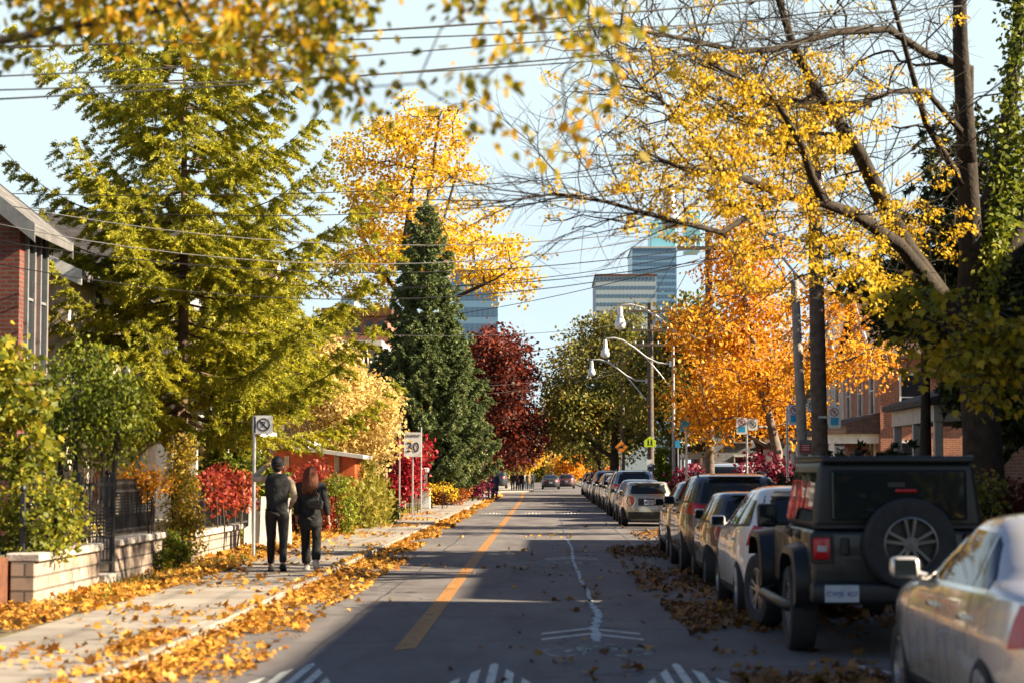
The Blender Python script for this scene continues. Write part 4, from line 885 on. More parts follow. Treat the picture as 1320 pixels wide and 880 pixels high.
# ---------------------------------------------------------------- poles, lamps, wires
def pole(label, Y, X, H, r0, r1, mat, arms=(), lean=0.0, trans=False):
    root = empty('utility_pole', (X,Y,.1), 0, label, 'utility pole')
    MB().tube([(0,0,-.2),(lean*.5,0,H*.5),(lean,0,H)], [r0,(r0+r1)/2,r1], 14).build('shaft', M[mat], root, smooth=40)
    for z, half in arms:
        mb = MB().box((lean*z/H,-r1-.06,z),(half*2,.1,.11)); c = mb.build('crossarm', M['pole_wood' if mat == 'pole_wood' else 'arm'], root)
        for k in (-.9,-.45,.45,.9): MB().lathe([(.001,.0),(.03,.0),(.045,.05),(.03,.08),(.04,.12),(.001,.15)],10,'Z',(lean*z/H+k*half,-r1-.06,z+.056)).build('insulator', M['arm'], c)
    if trans:
        MB().lathe([(.001,0),(.24,0),(.25,.05),(.25,.85),(.2,.95),(.001,.97)],18,'Z',(lean+.02,.34+r1,H-2.6)).build('transformer', M['arm'], root, smooth=40)
    return root
POLES = [(38.9,5.28),(64,5.22),(81.5,5.2),(96.9,5.1),(114,5.1),(131,5.1)]
pole('dark wooden utility pole standing behind the black off road vehicle', 38.9, 5.28, 9.2, .165, .125, 'pole_wood', [(8.6,1.1),(7.7,.9)], -.1, True)
pole('pale leaning concrete pole behind the dark wooden pole', 43, at(1040,600,43).x, 5.6, .125, .09, 'pole_pale', [], -.22)
pole('utility pole buried in the orange tree', 64, 5.22, 9.2, .15, .11, 'pole_wood', [(8.6,1.0)])
pole('thin pale metal lamp pole right of the school sign pole', 81.5, 5.2, 7.0, .075, .055, 'pole_pale')
pole('tan wooden utility pole carrying the yellow green school sign and three crossarms', 96.9, 5.1, 9.6, .17, .12, 'pole_wood', [(9.2,1.1),(8.3,.9),(7.6,.8)])
pole('far utility pole among the olive trees beyond the school sign', 131, 5.1, 9.2, .16, .12, 'pole_wood', [(8.6,1.0)])
M['globe'] = surf('frosted lamp globe', (.62,.68,.72), (.52,.58,.62), .12, 3, 0, None, 0, .6)
def lamp(label, Y, X, zh, reach=2.65):
    root = empty('street_lamp', (X,Y,zh), 0, label, 'street lamp', 'teardrop lamps over the street')
    P = [(-.06,0,-.85),(-.55,0,-.80),(-1.0,0,-.58),(-1.5,0,-.18),(-1.95,0,.10),(-2.3,0,.19),(-reach+.05,0,.17),(-reach,0,.10)]
    MB().tube(P, .035, 8).build('arm', M['arm'], root, smooth=60); MB().tube([(-.06,0,-1.75),(-.5,0,-1.2),(-1.05,0,-.55)], .024, 7).build('brace', M['arm'], root, smooth=60)
    h = MB().lathe([(.04,.12),(.07,.11),(.085,.0),(.085,-.16),(.11,-.20),(.001,-.21)],16,'Z',(-reach,0,0)).build('lamp_head', M['arm'], root, smooth=40)
    MB().lathe([(.10,-.2),(.12,-.25),(.17,-.38),(.185,-.46),(.155,-.55),(.08,-.60),(.001,-.61)],20,'Z',(-reach,0,0)).build('globe', M['globe'], h, smooth=180)
    MB().box2((-.09,-.05,-.95),(-.002,.05,-.72)).build('clamp', M['steel'], root); return root
lamp('teardrop street lamp nearest the camera, partly veiled by the yellow leaves of the big tree', 38.9, 5.1, 6.95)
lamp('largest clear teardrop street lamp hanging above the two lower lamps', 64, 5.08, 6.75)
lamp('middle one of the three teardrop street lamps on a curved arm', 81.5, 5.14, 6.85)
lamp('lowest and smallest of the teardrop street lamps, on the tan wooden pole', 96.9, 4.96, 6.85)
M['cable'] = surf('black cable', (.012,.012,.013), None, .6)
M['cable_pale'] = surf('sunlit grey cable', (.22,.21,.20), None, .5)  # lit copy of the black cable: sunlight is put into the paler grey
def wire(a, b, sag=.25, r=.011, mat='cable', label='black overhead cable crossing the street between the houses and the poles', n=18, group='overhead cables'):
    P = []
    for k in range(n+1):
        t = k/n; p = Vector(a).lerp(Vector(b), t); p.z -= sag*4*t*(1-t); P.append(p-Vector(a))
    o = MB().tube(P, r, 5).build('overhead_cable', M[mat], None, Vector(a), smooth=180); return tag(o, label, 'cable', group)
wp = lambda px, py, Y: at(px, py, Y)
W = 'black overhead cable crossing the street high above the road'
big = [((-60,64,21),(430,58,23),(1180,-20,27),.013), ((-60,101,21),(400,72,23),(1120,8,27),.009), ((-60,118,21),(420,90,23),(1200,40,28),.009), ((-60,131,22),(330,128,23),(1180,25,28),.011),
       ((-60,60,21.4),(520,55,23.4),(1240,8,27),.009)]
for a, m, b, r in big: wire(wp(*a), wp(*b), .12, r, label=W)
mid = [((-40,248,38),(1240,165,40),.5), ((-40,262,38),(1330,150,40),.9), ((10,265,34.7),(1052,262,38.8),.75), ((-30,283,34),(1054,255,38.8),1.0), ((-30,306,34),(1054,290,38.8),.75), ((-30,335,34),(1054,300,38.8),.95), ((120,340,42),(1054,308,38.8),.7)]
for i, (a, b, s) in enumerate(mid): wire(wp(*a), wp(*b), s, .009, 'cable' if i not in (2,3) else 'cable_pale', W if i not in (2,3) else 'sunlit grey service cable from the red brick house to the dark pole', group='overhead cables' if i not in (2,3) else 'sunlit service cables')
WL = 'thin black cable strung up the street from pole to pole'
for (x, z) in ((-.9,8.85),(.9,8.85),(-.7,7.95),(0,6.6),(.05,6.2)):
    for (ya, xa), (yb, xb) in zip([POLES[0],POLES[1],POLES[3]],[POLES[1],POLES[3],POLES[5]]):
        wire((xa+x,ya-.2,z),(xb+x,yb-.2,z-.05), .35, .011, 'cable', WL, 10, 'street cables')
    wire((5.3+x, -12, z),(5.28+x,38.7,z), .5, .011, 'cable', WL, 16, 'street cables')
WS = 'thin black cable crossing low between the dark spruce and the far poles'
for i, (ya, yb, za, zb) in enumerate([(62,64,7.4,8.6),(78,64,7.2,8.4),(74,97,7.0,8.9),(100,97,6.8,8.7),(112,97,6.4,7.9),(116,97,6.2,7.6),(118,131,6.8,8.3),(121,131,6.2,8.1),(140,131,6.0,7.9),(150,131,5.7,7.7)]):
    wire((-10.2,ya,za),(5.1,yb-.2,zb), .55, .012, 'cable', WS, 14, 'far crossing cables')
# ---------------------------------------------------------------- cars
def pchip(xs, ys, q):
    xs, ys = np.array(xs, float), np.array(ys, float); h = np.diff(xs); d = np.diff(ys)/h; m = np.zeros(len(xs)); m[0], m[-1] = d[0], d[-1]
    for i in range(1, len(xs)-1):
        if d[i-1]*d[i] > 0: w1, w2 = 2*h[i]+h[i-1], h[i]+2*h[i-1]; m[i] = (w1+w2)/(w1/d[i-1]+w2/d[i])
    i = np.clip(np.searchsorted(xs, q)-1, 0, len(xs)-2); t = (q-xs[i])/h[i]
    return ys[i]*(1+2*t)*(1-t)**2 + h[i]*m[i]*t*(1-t)**2 + ys[i+1]*t*t*(3-2*t) + h[i]*m[i+1]*t*t*(t-1)
class Shape:
    """car skin as level outlines: at height z a rounded rectangle from yr (tail) to yf (nose), half width W"""
    def __init__(s, rows, n=4.5, nr=None): s.r = np.array(rows, float); s.n = n
    def par(s, z):
        z = np.clip(z, s.r[0,0], s.r[-1,0]); return tuple(pchip(s.r[:,0], s.r[:,k], z) for k in (1,2,3))
    def x(s, y, z):
        yr, yf, W = s.par(z); yc, L = (yr+yf)/2, (yf-yr)/2; return W*np.maximum(1-np.abs((y-yc)/L)**s.n, 0)**(1/s.n)
    def y_tail(s, x, z):
        yr, yf, W = s.par(z); yc, L = (yr+yf)/2, (yf-yr)/2; return yc-L*np.maximum(1-np.abs(x/W)**s.n, 0)**(1/s.n)
    def mesh(s, nz=52, nt=72):
        z = np.linspace(s.r[0,0], s.r[-1,0], nz); z = np.unique(np.concatenate([z, s.r[:,0], np.linspace(s.r[-1,0]-.08, s.r[-1,0], 7)])); v = []
        t = np.linspace(0, 2*np.pi, nt, endpoint=False)
        for q in z:
            yr, yf, W = s.par(q); yc, L = (yr+yf)/2, (yf-yr)/2
            c, sn = np.cos(t), np.sin(t); x = W*np.sign(c)*np.abs(c)**(2/s.n); y = yc+L*np.sign(sn)*np.abs(sn)**(2/s.n); v += [(a,b,q) for a, b in zip(x,y)]
        k = len(z); f = [(i*nt+j, i*nt+(j+1)%nt, (i+1)*nt+(j+1)%nt, (i+1)*nt+j) for i in range(k-1) for j in range(nt)]
        f += [list(range(nt))[::-1], [(k-1)*nt+j for j in range(nt)]]
        m = MB(); m.add(v, f); return m
    def grid(s, quad, fn, off, thick, nu=10, nv=6):
        """a panel lying on the skin; QUAD = 4 corners in the panel's two coordinates"""
        A, B, C, D = [np.array(q, float) for q in quad]; P = []
        for j in range(nv+1):
            for i in range(nu+1):
                u, v = i/nu, j/nv; P.append((A*(1-u)+B*u)*(1-v) + (D*(1-u)+C*u)*v)
        top = [fn(p[0], p[1], off+thick) for p in P]; bot = [fn(p[0], p[1], off-.012) for p in P]; n = len(P); w = nu+1
        f = [(j*w+i, j*w+i+1, (j+1)*w+i+1, (j+1)*w+i) for j in range(nv) for i in range(nu)]
        rim = [i for i in range(w)] + [j*w+nu for j in range(1,nv+1)] + [nv*w+i for i in range(nu-1,-1,-1)] + [j*w for j in range(nv-1,0,-1)]
        f += [(rim[i], rim[(i+1)%len(rim)], rim[(i+1)%len(rim)]+n, rim[i]+n) for i in range(len(rim))]
        return MB().add(top+bot, f)
    def side(s, quad, sg, off=.0, thick=.005, nu=10, nv=6):
        return s.grid(quad, lambda y, z, o: (sg*(float(s.x(y,z))+o), y, z), off, thick, nu, nv)
    def tail(s, quad, off=.0, thick=.005, nu=12, nv=6):
        return s.grid(quad, lambda x, z, o: (x, float(s.y_tail(x,z))-o, z), off, thick, nu, nv)
    def wrap(s, quad, sg, off=.0, thick=.012, nu=10, nv=5):
        """panel round the tail corner: first coordinate runs 0 (on the tail) to 1 (on the flank)"""
        def fn(a, z, o):
            g = math.pi*1.5 - (0.14+.62*a)*math.pi/2 if sg < 0 else math.pi*1.5 + (0.14+.62*a)*math.pi/2
            yr, yf, W = [float(q) for q in s.par(z)]; yc, L = (yr+yf)/2, (yf-yr)/2; c, sn = math.cos(g), math.sin(g)
            x = (W+o)*math.copysign(abs(c)**(2/s.n), c); y = yc+(L+o)*math.copysign(abs(sn)**(2/s.n), sn); return (x, y, z)
        return s.grid(quad, fn, off, thick, nu, nv)
def wheel(parent, x, y, r, wdt, sg, rim='alloy', spokes=5, steer=0, rr=.66):
    w = empty('wheel', (x,y,r), steer); w.parent = parent; h = wdt/2
    MB().lathe([(r*rr,-h*.85),(r*.80,-h),(r*.95,-h*.92),(r,-h*.6),(r,h*.6),(r*.95,h*.92),(r*.80,h),(r*rr,h*.85),(r*rr*.98,0)], 36, 'X', cap=False).build('tyre', M['rubber'], w, smooth=35)
    m = MB(); o = sg*h*.8
    m.lathe([(r*rr*1.0,o-sg*.05),(r*rr*1.01,o),(r*rr*.93,o+sg*.006),(r*rr*.90,o-sg*.03)], 36, 'X', cap=False); m.lathe([(.001,o-sg*.002),(r*.16,o-sg*.006),(r*.17,o-sg*.03)], 18, 'X', cap=False)
    for k in range(spokes):
        g = 2*math.pi*k/spokes+.3; c, s2 = math.cos(g), math.sin(g); ln = r*rr*.93
        for e in (-1,1):
            wv = r*.075; q = (-s2*wv*e, c*wv*e)
            a = (c*r*.12+q[0]*.4, s2*r*.12+q[1]*.4); b = (c*ln+q[0]*1.5, s2*ln+q[1]*1.5); tq = (-s2*r*.035, c*r*.035)
            m.add([(o-sg*.012,a[0]-tq[0],a[1]-tq[1]),(o-sg*.012,a[0]+tq[0],a[1]+tq[1]),(o-sg*.004,b[0]+tq[0],b[1]+tq[1]),(o-sg*.004,b[0]-tq[0],b[1]-tq[1]),
                   (o-sg*.045,a[0]-tq[0],a[1]-tq[1]),(o-sg*.045,a[0]+tq[0],a[1]+tq[1]),(o-sg*.045,b[0]+tq[0],b[1]+tq[1]),(o-sg*.045,b[0]-tq[0],b[1]-tq[1])], [(0,1,2,3),(0,1,5,4),(1,2,6,5),(2,3,7,6),(3,0,4,7)])
    rm = m.build('rim', M[rim], w)
    MB().lathe([(.001,o-sg*.07),(r*rr*.95,o-sg*.07)], 24, 'X', cap=False).build('dark_backing', M['plastic'], rm)  # dark backing sheet added behind the spokes to fill their gaps
    return w
def cut_arches(body, axles, r, W, zc, dark=1):
    cb = MB()
    for y in axles:
        for s in (-1,1): cb.lathe([(.001,s*(W-.27)),(r,s*(W-.27)),(r,s*(W+.4)),(.001,s*(W+.4))], 40, 'X', (0,y,zc))
    c = cb.build('cutter', M['plastic']); md = body.modifiers.new('cut','BOOLEAN'); md.operation = 'DIFFERENCE'; md.solver = 'EXACT'; md.object = c
    bpy.context.view_layer.update(); dg = bpy.context.evaluated_depsgraph_get(); me = bpy.data.meshes.new_from_object(body.evaluated_get(dg)); body.modifiers.clear()
    old = body.data; body.data = me; bpy.data.meshes.remove(old); cm = c.data; bpy.data.objects.remove(c); bpy.data.meshes.remove(cm)
    if len(me.materials) < 2: me.materials.append(M['plastic'])
    for p in me.polygons:
        q = p.center; ins = any((q.y-y)**2+(q.z-zc)**2 < (r+.004)**2 and abs(q.x) > W-.28 for y in axles)
        if ins and (abs(p.normal.x) > .9 and abs(abs(q.x)-(W-.27)) < .01 or any((p.normal.y*(y-q.y)+p.normal.z*(zc-q.z)) > .5*r and (q.y-y)**2+(q.z-zc)**2 > (.9*r)**2 and abs(p.normal.x) < .3 for y in axles)): p.material_index = dark
    me.polygons.foreach_set('use_smooth', [True]*len(me.polygons)); me.set_sharp_from_angle(angle=R(32)); me.update()
PAINTS = {}
def getpaint(c, metal, rough=.35, coat=1.0):
    k = (c, metal, rough, coat)
    if k not in PAINTS: PAINTS[k] = paint('car paint', c, metal, rough, coat)
    return PAINTS[k]
STY = {
 'sedan': dict(rows=[(.19,-2.12,2.16,.76),(.26,-2.24,2.24,.84),(.40,-2.31,2.30,.885),(.60,-2.33,2.31,.905),(.74,-2.32,2.28,.91),(.86,-2.28,2.16,.895),(.93,-2.27,1.85,.88),(.985,-2.22,1.40,.862),(1.03,-2.02,1.02,.838),(1.08,-1.66,.86,.81),(1.16,-1.46,.64,.765),(1.26,-1.22,.36,.705),(1.35,-1.00,.08,.645),(1.40,-.84,-.10,.59),(1.432,-.66,-.26,.50),(1.45,-.50,-.40,.36)],
   n=4.2, ax=(-1.32,1.38), wr=.325, arch=.375, W=.90, sw=[[(-1.02,1.00),(-.20,1.01),(-.22,1.345),(-.80,1.335)],[(-.14,1.01),(.78,1.01),(.20,1.31),(-.16,1.345)],[(-1.36,1.03),(-1.07,1.01),(-.86,1.32),(-.98,1.27)]],
   rw=[(-.62,1.09),(.62,1.09),(.50,1.36),(-.50,1.36)], lamp=('wrap',[(0,.80),(.74,.72),(.66,.97),(0,.94)]), plate=(0,.66), mirror=(.86,1.0), bump=[(-.80,.24),(.80,.24),(.83,.40),(-.83,.40)], handles=((-.98,.84),(-.02,.86))),
 'hatch': dict(rows=[(.19,-1.95,1.98,.78),(.28,-2.06,2.06,.85),(.45,-2.12,2.12,.885),(.65,-2.10,2.12,.895),(.82,-2.06,2.05,.885),(.92,-2.03,1.85,.872),(.99,-2.00,1.45,.858),(1.05,-1.97,1.05,.835),(1.15,-1.90,.78,.785),(1.28,-1.80,.45,.715),(1.40,-1.66,.15,.65),(1.47,-1.52,-.05,.60),(1.51,-1.35,-.25,.52),(1.535,-1.1,-.5,.38)],
   n=4.2, ax=(-1.28,1.32), wr=.33, arch=.38, W=.885, sw=[[(-1.10,1.04),(-.16,1.04),(-.17,1.42),(-1.05,1.40)],[(-.10,1.04),(.90,1.04),(.22,1.36),(-.11,1.42)],[(-1.66,1.10),(-1.17,1.04),(-1.12,1.39),(-1.46,1.36)]],
   rw=[(-.66,1.06),(.66,1.06),(.54,1.42),(-.54,1.42)], lamp=('wrap',[(0,.86),(.66,.84),(.55,1.08),(0,1.02)]), plate=(0,.74), mirror=(.92,1.02), bump=[(-.78,.26),(.78,.26),(.83,.50),(-.83,.50)], handles=((-1.0,.90),(-.02,.91))),
 'mini': dict(rows=[(.17,-1.78,1.78,.74),(.26,-1.88,1.88,.81),(.42,-1.92,1.92,.845),(.60,-1.90,1.91,.86),(.76,-1.86,1.84,.855),(.86,-1.84,1.62,.84),(.92,-1.82,1.25,.825),(.97,-1.80,.98,.805),(1.06,-1.75,.82,.77),(1.18,-1.66,.60,.715),(1.28,-1.56,.42,.672),(1.345,-1.46,.28,.64),(1.385,-1.34,.08,.58),(1.405,-1.1,-.3,.46)],
   n=3.6, ax=(-1.22,1.25), wr=.31, arch=.365, W=.855, sw=[[(-1.40,.98),(-.34,.97),(-.36,1.315),(-1.28,1.30)],[(-.26,.97),(.84,.97),(.42,1.27),(-.27,1.315)]],
   rw=[(-.58,1.02),(.58,1.02),(.50,1.29),(-.50,1.29)], lamp=('round',(.57,.80,.125,.15)), plate=(0,.76), mirror=(.80,.98), bump=[(-.70,.24),(.70,.24),(.74,.46),(-.74,.46)], handles=((-.12,.84),)),
 'suv': dict(rows=[(.24,-2.16,2.16,.80),(.34,-2.26,2.26,.88),(.55,-2.31,2.31,.92),(.78,-2.30,2.31,.93),(.98,-2.26,2.24,.92),(1.06,-2.24,2.0,.908),(1.12,-2.22,1.5,.892),(1.18,-2.18,1.12,.87),(1.30,-2.10,.86,.825),(1.45,-1.98,.52,.76),(1.56,-1.86,.26,.71),(1.62,-1.72,.05,.66),(1.655,-1.5,-.2,.57),(1.675,-1.2,-.5,.42)],
   n=4.6, ax=(-1.36,1.36), wr=.365, arch=.42, W=.92, sw=[[(-1.12,1.17),(-.16,1.16),(-.17,1.57),(-1.10,1.56)],[(-.10,1.16),(.96,1.16),(.34,1.50),(-.11,1.57)],[(-1.86,1.22),(-1.19,1.17),(-1.17,1.555),(-1.66,1.53)]],
   rw=[(-.70,1.18),(.70,1.18),(.58,1.56),(-.58,1.56)], lamp=('wrap',[(0,.98),(.72,1.0),(.62,1.20),(.05,1.14)]), plate=(0,.86), mirror=(.98,1.14), bump=[(-.82,.32),(.82,.32),(.86,.60),(-.86,.60)], handles=((-1.02,1.0),(-.02,1.02)), rails=True),
}
BODY_CACHE = {}
def car(style, label, loc, col, metal=0, rough=.35, rim='alloy', group='cars parked along the right kerb', plate_txt=None, steer=0, rz=0, name='parked_car', detail=True, roofcol=None, wiper=True, cat='car', red=None, sc=1.0, coat=1.0):
    S = STY[style]; sh = Shape(S['rows'], S['n']); root = empty(name, loc, rz, label, cat, group); pm = getpaint(col, metal, rough, coat)
    b = sh.mesh(52 if detail else 30, 72 if detail else 40).build('body', [pm, M['plastic']], root); 
    cut_arches(b, S['ax'], S['arch'], S['W'], S['wr']+.01)
    for k, q in enumerate(S['sw']):
        for s in (-1,1): sh.side(q, s, .001, .004).build('side_window', M['glass'], root, smooth=50)
    q0, q1 = S['sw'][0], S['sw'][1]
    for s in (-1,1): sh.side([(q0[1][0]+.004,q0[1][1]),(q1[0][0]-.004,q1[0][1]),(q1[3][0]-.004,q1[3][1]),(q0[2][0]+.004,q0[2][1])], s, .001, .003, 2, 6).build('pillar_trim', M['plastic'], root, smooth=50)
    if len(S['sw']) > 2 and style != 'sedan':
        q2 = S['sw'][2]
        for s in (-1,1): sh.side([(q2[1][0]+.004,q2[1][1]),(q0[0][0]-.004,q0[0][1]),(q0[3][0]-.004,q0[3][1]),(q2[2][0]+.004,q2[2][1])], s, .001, .003, 2, 6).build('pillar_trim', M['plastic'], root, smooth=50)
    sh.tail(S['rw'], .001, .005).build('rear_window', M['glass'], root, smooth=50)
    # windscreen on the nose side
    z0, z1 = S['rw'][0][1]+.02, S['rw'][2][1]; 
    def nose(x, z, o):
        yr, yf, W = [float(q) for q in sh.par(z)]; yc, L = (yr+yf)/2, (yf-yr)/2; return (x, yc+L*max(1-abs(x/W)**sh.n,0)**(1/sh.n)+o, z+o)
    sh.grid([(-.66,z0),(.66,z0),(.50,z1),(-.50,z1)], nose, .002, .005).build('windscreen', M['glass'], root, smooth=50)
    lm = M['lamp_red']
    if S['lamp'][0] == 'wrap':
        for s in (-1,1):
            l = sh.wrap(S['lamp'][1], s).build('tail_lamp', lm, root, smooth=50)
            q = S['lamp'][1]; zc = (q[0][1]+q[3][1])/2
            sh.wrap([(.05,zc-.025),(.36,zc-.025),(.36,zc+.02),(.05,zc+.02)], s, .012, .004).build('reversing_lamp', M['lamp_white'], l, smooth=50)
    else:
        cx, cz, rx, rz_ = S['lamp'][1]
        for s in (-1,1):
            for m_, k, o, nm in ((M['chrome'],1.14,.004,'lamp_ring'),(lm,1.0,.012,'tail_lamp')):
                P = []; n = 28
                for j in range(n): g = 2*math.pi*j/n; x = s*cx+rx*k*math.cos(g); z = cz+rz_*k*math.sin(g); P.append((x, float(sh.y_tail(x,z))-o, z))
                P2 = [(x*1.0, y+.03, z) for x, y, z in P]; MB().add(P+P2, [list(range(n))]+[(i,(i+1)%n,(i+1)%n+n,i+n) for i in range(n)]).build(nm, m_, root)
    sh.tail(S['bump'], .001, .012, 14, 4).build('lower_bumper', M['plastic'], root, smooth=50)
    for s in (-1,1): sh.side([(S['ax'][0]+S['arch']+.02,S['rows'][0][0]+.03),(S['ax'][1]-S['arch']-.02,S['rows'][0][0]+.03),(S['ax'][1]-S['arch']-.02,S['rows'][0][0]+.15),(S['ax'][0]+S['arch']+.02,S['rows'][0][0]+.15)], s, .001, .01, 12, 2).build('sill_trim', M['plastic'], root, smooth=50)
    px, pz = S['plate']; py = float(sh.y_tail(px, pz-.07))
    sh.tail([(px-.33,pz-.10),(px+.33,pz-.10),(px+.33,pz+.12),(px-.33,pz+.12)], .0, .003).build('plate_recess', M['plastic'], root)
    pl = MB().box((px,py-.018,pz),(.31,.012,.155),None,0,.004).build('number_plate', M['plate'], root)
    lettering(plate_txt or 'CBR 472', .072, M['ink_blue'], pl, (px,py-.0262,pz-.005))
    my, mz = S['mirror']; mx_ = float(sh.x(my, mz))
    for s in (-1,1):
        mm = MB().box((s*(mx_+.14),my+.01,mz+.05),(.20,.13,.145),(0,0,s*R(-8)),0,.045,3).tube([(s*(mx_-.03),my+.02,mz-.02),(s*(mx_+.1),my+.02,mz+.02)],.025,8).build('wing_mirror', pm, root, smooth=60)
        MB().box((s*(mx_+.145),my-.058,mz+.05),(.16,.006,.11),(0,0,s*R(-8)),0,.002).build('mirror_glass', M['glass'], mm)
    for (hy, hz) in S['handles']:
        for s in (-1,1):
            x = float(sh.x(hy,hz)); MB().box((s*(x+.022),hy,hz),(.022,.19,.034),None,0,.010,2).box((s*(x+.006),hy+.07,hz),(.03,.02,.028)).box((s*(x+.006),hy-.07,hz),(.03,.02,.028)).build('door_handle', M['chrome'] if detail and style == 'sedan' else pm, root, smooth=50)
    if detail:   # shut lines of the doors, fuel flap
        for s in (-1,1):
            for y, za, zb in [(S['sw'][1][0][0]-.03, S['rows'][0][0]+.16, S['sw'][1][0][1]-.02),(S['sw'][1][1][0]+.08, S['rows'][0][0]+.16, S['sw'][1][1][1]-.03)]+([(S['sw'][0][0][0]-.02, .62, S['sw'][0][0][1]-.02)] if len(S['sw']) > 2 else []):
                q = sh.side([(y-.004,za),(y+.004,za),(y+.004,zb),(y-.004,zb)], s, .0, .0012, 1, 12).build('shut_line', M['plastic'], root)
        zt = S['rw'][0][1]-.05; q = sh.tail([(-.62,zt-.008),(.62,zt-.008),(.62,zt),(-.62,zt)], 0, .0012, 16, 1).build('shut_line', M['plastic'], root)
        for s in (-1,1):   # rubber belt line
            a, c_ = S['sw'][-1][0] if len(S['sw']) > 2 else S['sw'][0][0], S['sw'][1][1]
            sh.side([(a[0],a[1]-.035),(c_[0]+.03,c_[1]-.03),(c_[0]+.0,c_[1]-.006),(a[0],a[1]-.006)], s, .001, .006, 16, 1).build('belt_trim', M['plastic'] if style != 'sedan' else M['chrome'], root, smooth=50)
        MB().box((0,float(sh.y_tail(0,S['rw'][2][1]))+.02,S['rw'][2][1]+.05),(.9,.10,.02),(R(-14),0,0),0,.008).build('roof_spoiler', pm, root) if style != 'sedan' else None
        q0 = S['rw'][0]; MB().tube([(.05,float(sh.y_tail(0,q0[1]+.03))-.02,q0[1]+.02),(-.42,float(sh.y_tail(-.4,q0[1]+.07))-.02,q0[1]+.06)],.009,6).build('wiper', M['plastic'], root) if style != 'sedan' else None
    if S.get('rails'):
        for s in (-1,1):
            z = S['rows'][-3][0]; MB().tube([(s*.60,-1.55,z-.02),(s*.60,-1.48,z+.06),(s*.59,-.3,z+.085),(s*.57,.1,z+.03),(s*.56,.18,z-.04)],.018,8).build('roof_rail', M['plastic'], root, smooth=60)
    for k, y in enumerate(S['ax']):
        for s in (-1,1): wheel(root, s*(S['W']-.115), y, S['wr'], .215, s, rim, 5, steer if k else 0)
    root.scale = (sc,)*3; return root

SILVER, WHITE, BEIGE = (.68,.63,.58), (.70,.69,.67), (.40,.38,.31)
car('sedan', 'silver four door sedan cut off by the right edge behind the black off road vehicle', (3.40,13.25,0), SILVER, .55, .26, plate_txt='CFNA 318')
car('hatch', 'white hatchback parked directly ahead of the black off road vehicle', (3.17,25.85,0), WHITE, .05, .35)
car('mini', 'small black hatchback with round red tail lamps between the white hatchback and the dark wagon', (3.27,32.15,0), (.018,.022,.028), .3, .3, rim='alloy_dark')
car('suv', 'dark grey brown sport utility wagon with roof rails and red tail lamps', (3.28,36.95,0), (.075,.062,.055), .55, .3, rim='alloy_dark')
car('hatch', 'dark green grey car with its wing mirrors peeking out past the dark wagon', (3.36,42.6,0), (.05,.06,.06), .5, .3)
car('mini', 'beige small hatchback with two round red tail lamps at the start of the far row', (3.31,66.0,0), BEIGE, .45, .32, plate_txt='BTK 590')
car('sedan', 'dark blue grey sedan just ahead of the beige small hatchback', (3.42,72.6,0), (.06,.075,.10), .5, .3)
car('suv', 'pale silver sport utility wagon with black roof rails in the far row', (3.52,81.2,0), (.42,.43,.44), .6, .3, sc=1.06)
far = [('hatch','grey hatchback in the far row beyond the pale silver wagon',(.18,.18,.18),87.6),('hatch','white hatchback with a dark rear window in the far row',(.66,.66,.65),93.6),('suv','brown grey wagon squeezed between two pale cars far up the kerb',(.22,.19,.16),99.6),
       ('sedan','silver sedan far up the row of parked cars',(.50,.49,.47),106),('suv','tall dark blue wagon standing above the far parked cars',(.03,.045,.075),112.5),('hatch','dark grey hatchback near the far end of the parked row',(.07,.07,.075),119),
       ('sedan','white sedan near the far end of the parked row',(.62,.62,.62),126),('suv','black wagon near the far end of the parked row',(.02,.02,.022),134),('hatch','red hatchback near the far end of the parked row',(.22,.02,.02),143),('suv','last pale grey wagon at the far end of the parked row',(.36,.36,.36),154)]
for i, (st, lab, c, y) in enumerate(far): car(st, lab, (3.5+.004*(y-80),y,0), c, .3, .32, detail=False, sc=1.07 if 'tall' in lab else 1.0)
car('suv', 'pale blue silver wagon standing in a driveway behind the parked row', (at(962,600,71).x,71,.25), (.50,.56,.60), .5, .3, group='cars off the kerb', detail=False, rz=R(-28), sc=1.05)
car('sedan', 'black car driving away at the far end of the road', (.75,205,0), (.012,.013,.015), 0, .5, name='moving_car', group='cars far down the road', detail=False, coat=.15)
car('hatch', 'dark red car beside the black one at the far end of the road', (2.45,215,0), (.06,.012,.014), 0, .5, name='moving_car', group='cars far down the road', detail=False, coat=.15)
car('suv', 'dark car parked across the far left side of the street', (at(642,600,200).x,200,.12), (.03,.035,.045), .3, .3, group='cars far down the road', detail=False, coat=.15)

